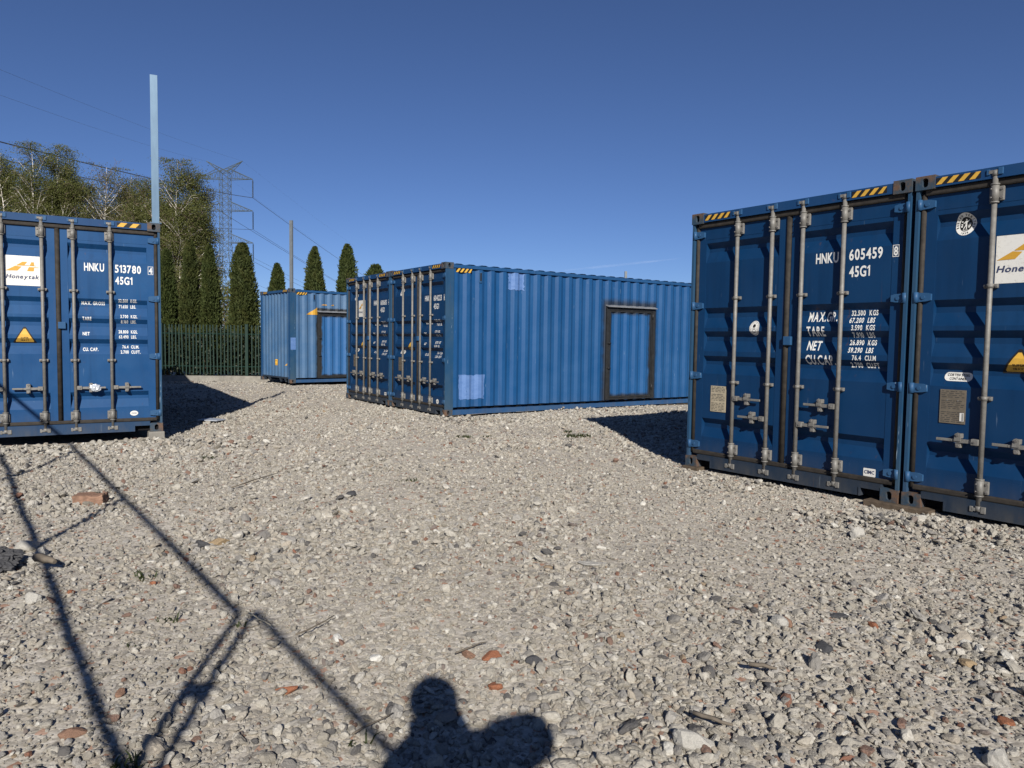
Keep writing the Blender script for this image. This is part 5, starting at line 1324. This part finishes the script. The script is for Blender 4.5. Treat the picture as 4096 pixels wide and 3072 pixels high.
rr('handrail', u1, u1 + du * 2.3, 0.023)
la = l1 + dl * ((lowx - l1.x) / dl.x)
rr('lower_rail', la, l1 + dl * 2.2, 0.022)
def on_line(p, d, x): return p + d * ((x - p.x) / d.x)
x1 = (rail_pt(512, 1322).x + lowx) / 2; a = on_line(u1, du, x1); rr('post', Vector((x1, ry(x1), 0)), a, 0.020)
p2 = rail_pt(546, 1318); x2 = (p2.x + rail_pt(362, 1640).x) / 2; rr('post', Vector((x2, ry(x2), 0)), Vector((x2, ry(x2), p2.z)), 0.020)
e1, e2 = rail_pt(560, 1332), rail_pt(850, 1630); rr('handrail', Vector((x2, ry(x2), p2.z)), e1 + (e2 - e1) * 1.05, 0.020); ee = e1 + (e2 - e1) * 1.05
rr('post', ee, Vector((ee.x, ry(ee.x), 0)), 0.020)
q = rail_pt(432, 1508); mb = MB(); mb.box(x1 - 0.02, x2 + 0.02, ry(x1) - 0.05, ry(x1) - 0.02, q.z - 0.035, q.z + 0.035); mb.build('clamp', M_GALV, st)
x3 = rail_pt(70, 1180).x; rr('post', on_line(l1, dl, x3), on_line(u1, du, x3), 0.026)
x4 = rail_pt(0, 1035).x; b_ = on_line(u1, du, x4 - 0.1); rr('post', Vector((x4, ry(x4), 0)), on_line(l1, dl, x4)); rr('post', on_line(l1, dl, x4), on_line(u1, du, x4 - 0.15), 0.027)
x5 = x4 - 2.2; rr('post', Vector((x5, ry(x5), 0)), on_line(u1, du, x5))

# the photographer
def skin_body(name, V, E, Rd, mat, root=0, sub=1):
    me = bpy.data.meshes.new(name); me.from_pydata(V, E, []); o = bpy.data.objects.new(name, me); COL.objects.link(o); me.materials.append(mat)
    sk = o.modifiers.new('skin', 'SKIN'); sk.use_smooth_shade = True
    for i, d in enumerate(me.skin_vertices[0].data): d.radius = Rd[i] if isinstance(Rd[i], tuple) else (Rd[i], Rd[i]); d.use_root = (i == root)
    sb = o.modifiers.new('sub', 'SUBSURF'); sb.levels = sub; sb.render_levels = sub
    return o
k = NT('dark_jacket_jeans_and_skin'); sx_ = k.sep(k.tc()); c = k.mix(k.rng(sx_[2], 0.97, 0.98), (0.02, 0.03, 0.06), (0.03, 0.035, 0.045))
c = k.mix(k.math('MAXIMUM', k.rng(sx_[2], 1.63, 1.635), k.math('MULTIPLY', k.rng(sx_[1], -0.105, -0.10), k.rng(sx_[2], 1.2, 1.21))), c, (0.45, 0.29, 0.21)); M_JACKET = k.fin(c, 0.8, 0, 0.2)
V = [(.22, -.47, .95), (.23, -.47, 1.15), (.20, -.46, 1.34), (.19, -.44, 1.48), (.18, -.40, 1.60), (.115, -.375, 1.655), (.10, -.365, 1.72), (.095, -.365, 1.785),      # 0 pelvis .. 7 crown
     (.36, -.43, 1.585), (.465, -.22, 1.53), (.24, -.11, 1.40), (.12, -.085, 1.415),                                                          # 8 r shoulder, elbow, wrist, hand
     (.05, -.43, 1.45), (-.10, -.25, 1.275), (-.065, -.12, 1.37), (-.03, -.078, 1.412),                                                       # 12 l shoulder, elbow, wrist, hand
     (.32, -.47, .90), (.33, -.46, .50), (.33, -.49, .09), (.34, -.33, .05), (.13, -.47, .90), (.11, -.44, .50), (.10, -.48, .09), (.09, -.32, .05)]
Ed = [(0, 1), (1, 2), (2, 3), (3, 4), (4, 5), (5, 6), (6, 7), (3, 8), (8, 9), (9, 10), (10, 11), (3, 12), (12, 13), (13, 14), (14, 15), (0, 16), (16, 17), (17, 18), (18, 19), (0, 20), (20, 21), (21, 22), (22, 23), (4, 12)]
Rd = [(.16, .11), (.16, .11), (.185, .12), (.16, .11), .088, .090, .098, .085, .110, .088, .055, (.042, .024), .098, .070, .050, (.042, .024), .095, .062, .045, .040, .095, .062, .045, .040]
for hand, s in ((11, 1), (15, -1)):                              # five bent fingers each
    hx, hy, hz = V[hand]
    for f, (dz, l) in enumerate(((0.032, .032), (0.012, .040), (-0.008, .038), (-0.026, .030), (-0.034, .026))):
        b = len(V); V += [(hx - s * 0.020, hy + 0.030, hz + dz), (hx - s * (0.020 + l * 0.6), hy + 0.038, hz + dz * 1.1)]
        Ed += [(hand, b), (b, b + 1)]; Rd += [.010, .008]
pe = empty('person', (0.22, -0.46, 0)); tag(pe, 'photographer in a dark jacket holding up a phone, seen by the shadow in front', 'person')
o = skin_body('body', V, Ed, Rd, M_JACKET, 0, 2); o.parent = pe; o.location = (-0.22, 0.46, 0)
bm = bmesh.new(); bmesh.ops.create_uvsphere(bm, u_segments=20, v_segments=14, radius=1)
for v in list(bm.verts):
    v.co = Vector((0.095 + v.co.x * 0.102 - 0.22, -0.372 + v.co.y * 0.105 + 0.46, 1.738 + v.co.z * 0.100))
bmesh.ops.delete(bm, geom=[v for v in bm.verts if v.co.z < 1.715 and v.co.y > 0.06], context='VERTS')
bm_obj(bm, 'hair', plain('short_brown_hair', (0.05, 0.035, 0.025), 0.8, 0, 0.2, 30), pe)
mb = MB(); mb.box(-0.045, 0.115, -0.034, -0.026, 1.396, 1.471, ch=0.003); mb.tube([(0.0, -0.027, 1.442), (0.0, -0.024, 1.442)], 0.010, 10, 1); o = mb.build('mobile_phone', [M_BLACK, M_DARK]); tag(o, 'black mobile phone in the hands of the photographer', 'phone')

# ------------------------------------------------------------------ thin old vapour trail low in the sky
k = NT('vapour'); k.fin((0.9, 0.9, 0.92), 1.0, 0, 0.0); al = k.math('MULTIPLY', k.rng(k.noise(k.map((0.012, 0.012, 0.03)), 1.0, 4, 0.6), 0.35, 0.70), 0.024); k.put(k.b.inputs['Alpha'], al)
a, b = at_y(2255, 1082, 3000), at_y(2720, 1034, 2900); c = (a + b) / 2
mb = MB(); mb.tube([(a - c), (a - c).lerp(b - c, 0.35), (a - c).lerp(b - c, 0.7), b - c], [2, 6, 5, 1.0], 10); o = mb.build('vapour_trail', k.m); o.location = c
tag(o, 'faint white vapour trail low over the long container', 'vapour trail')
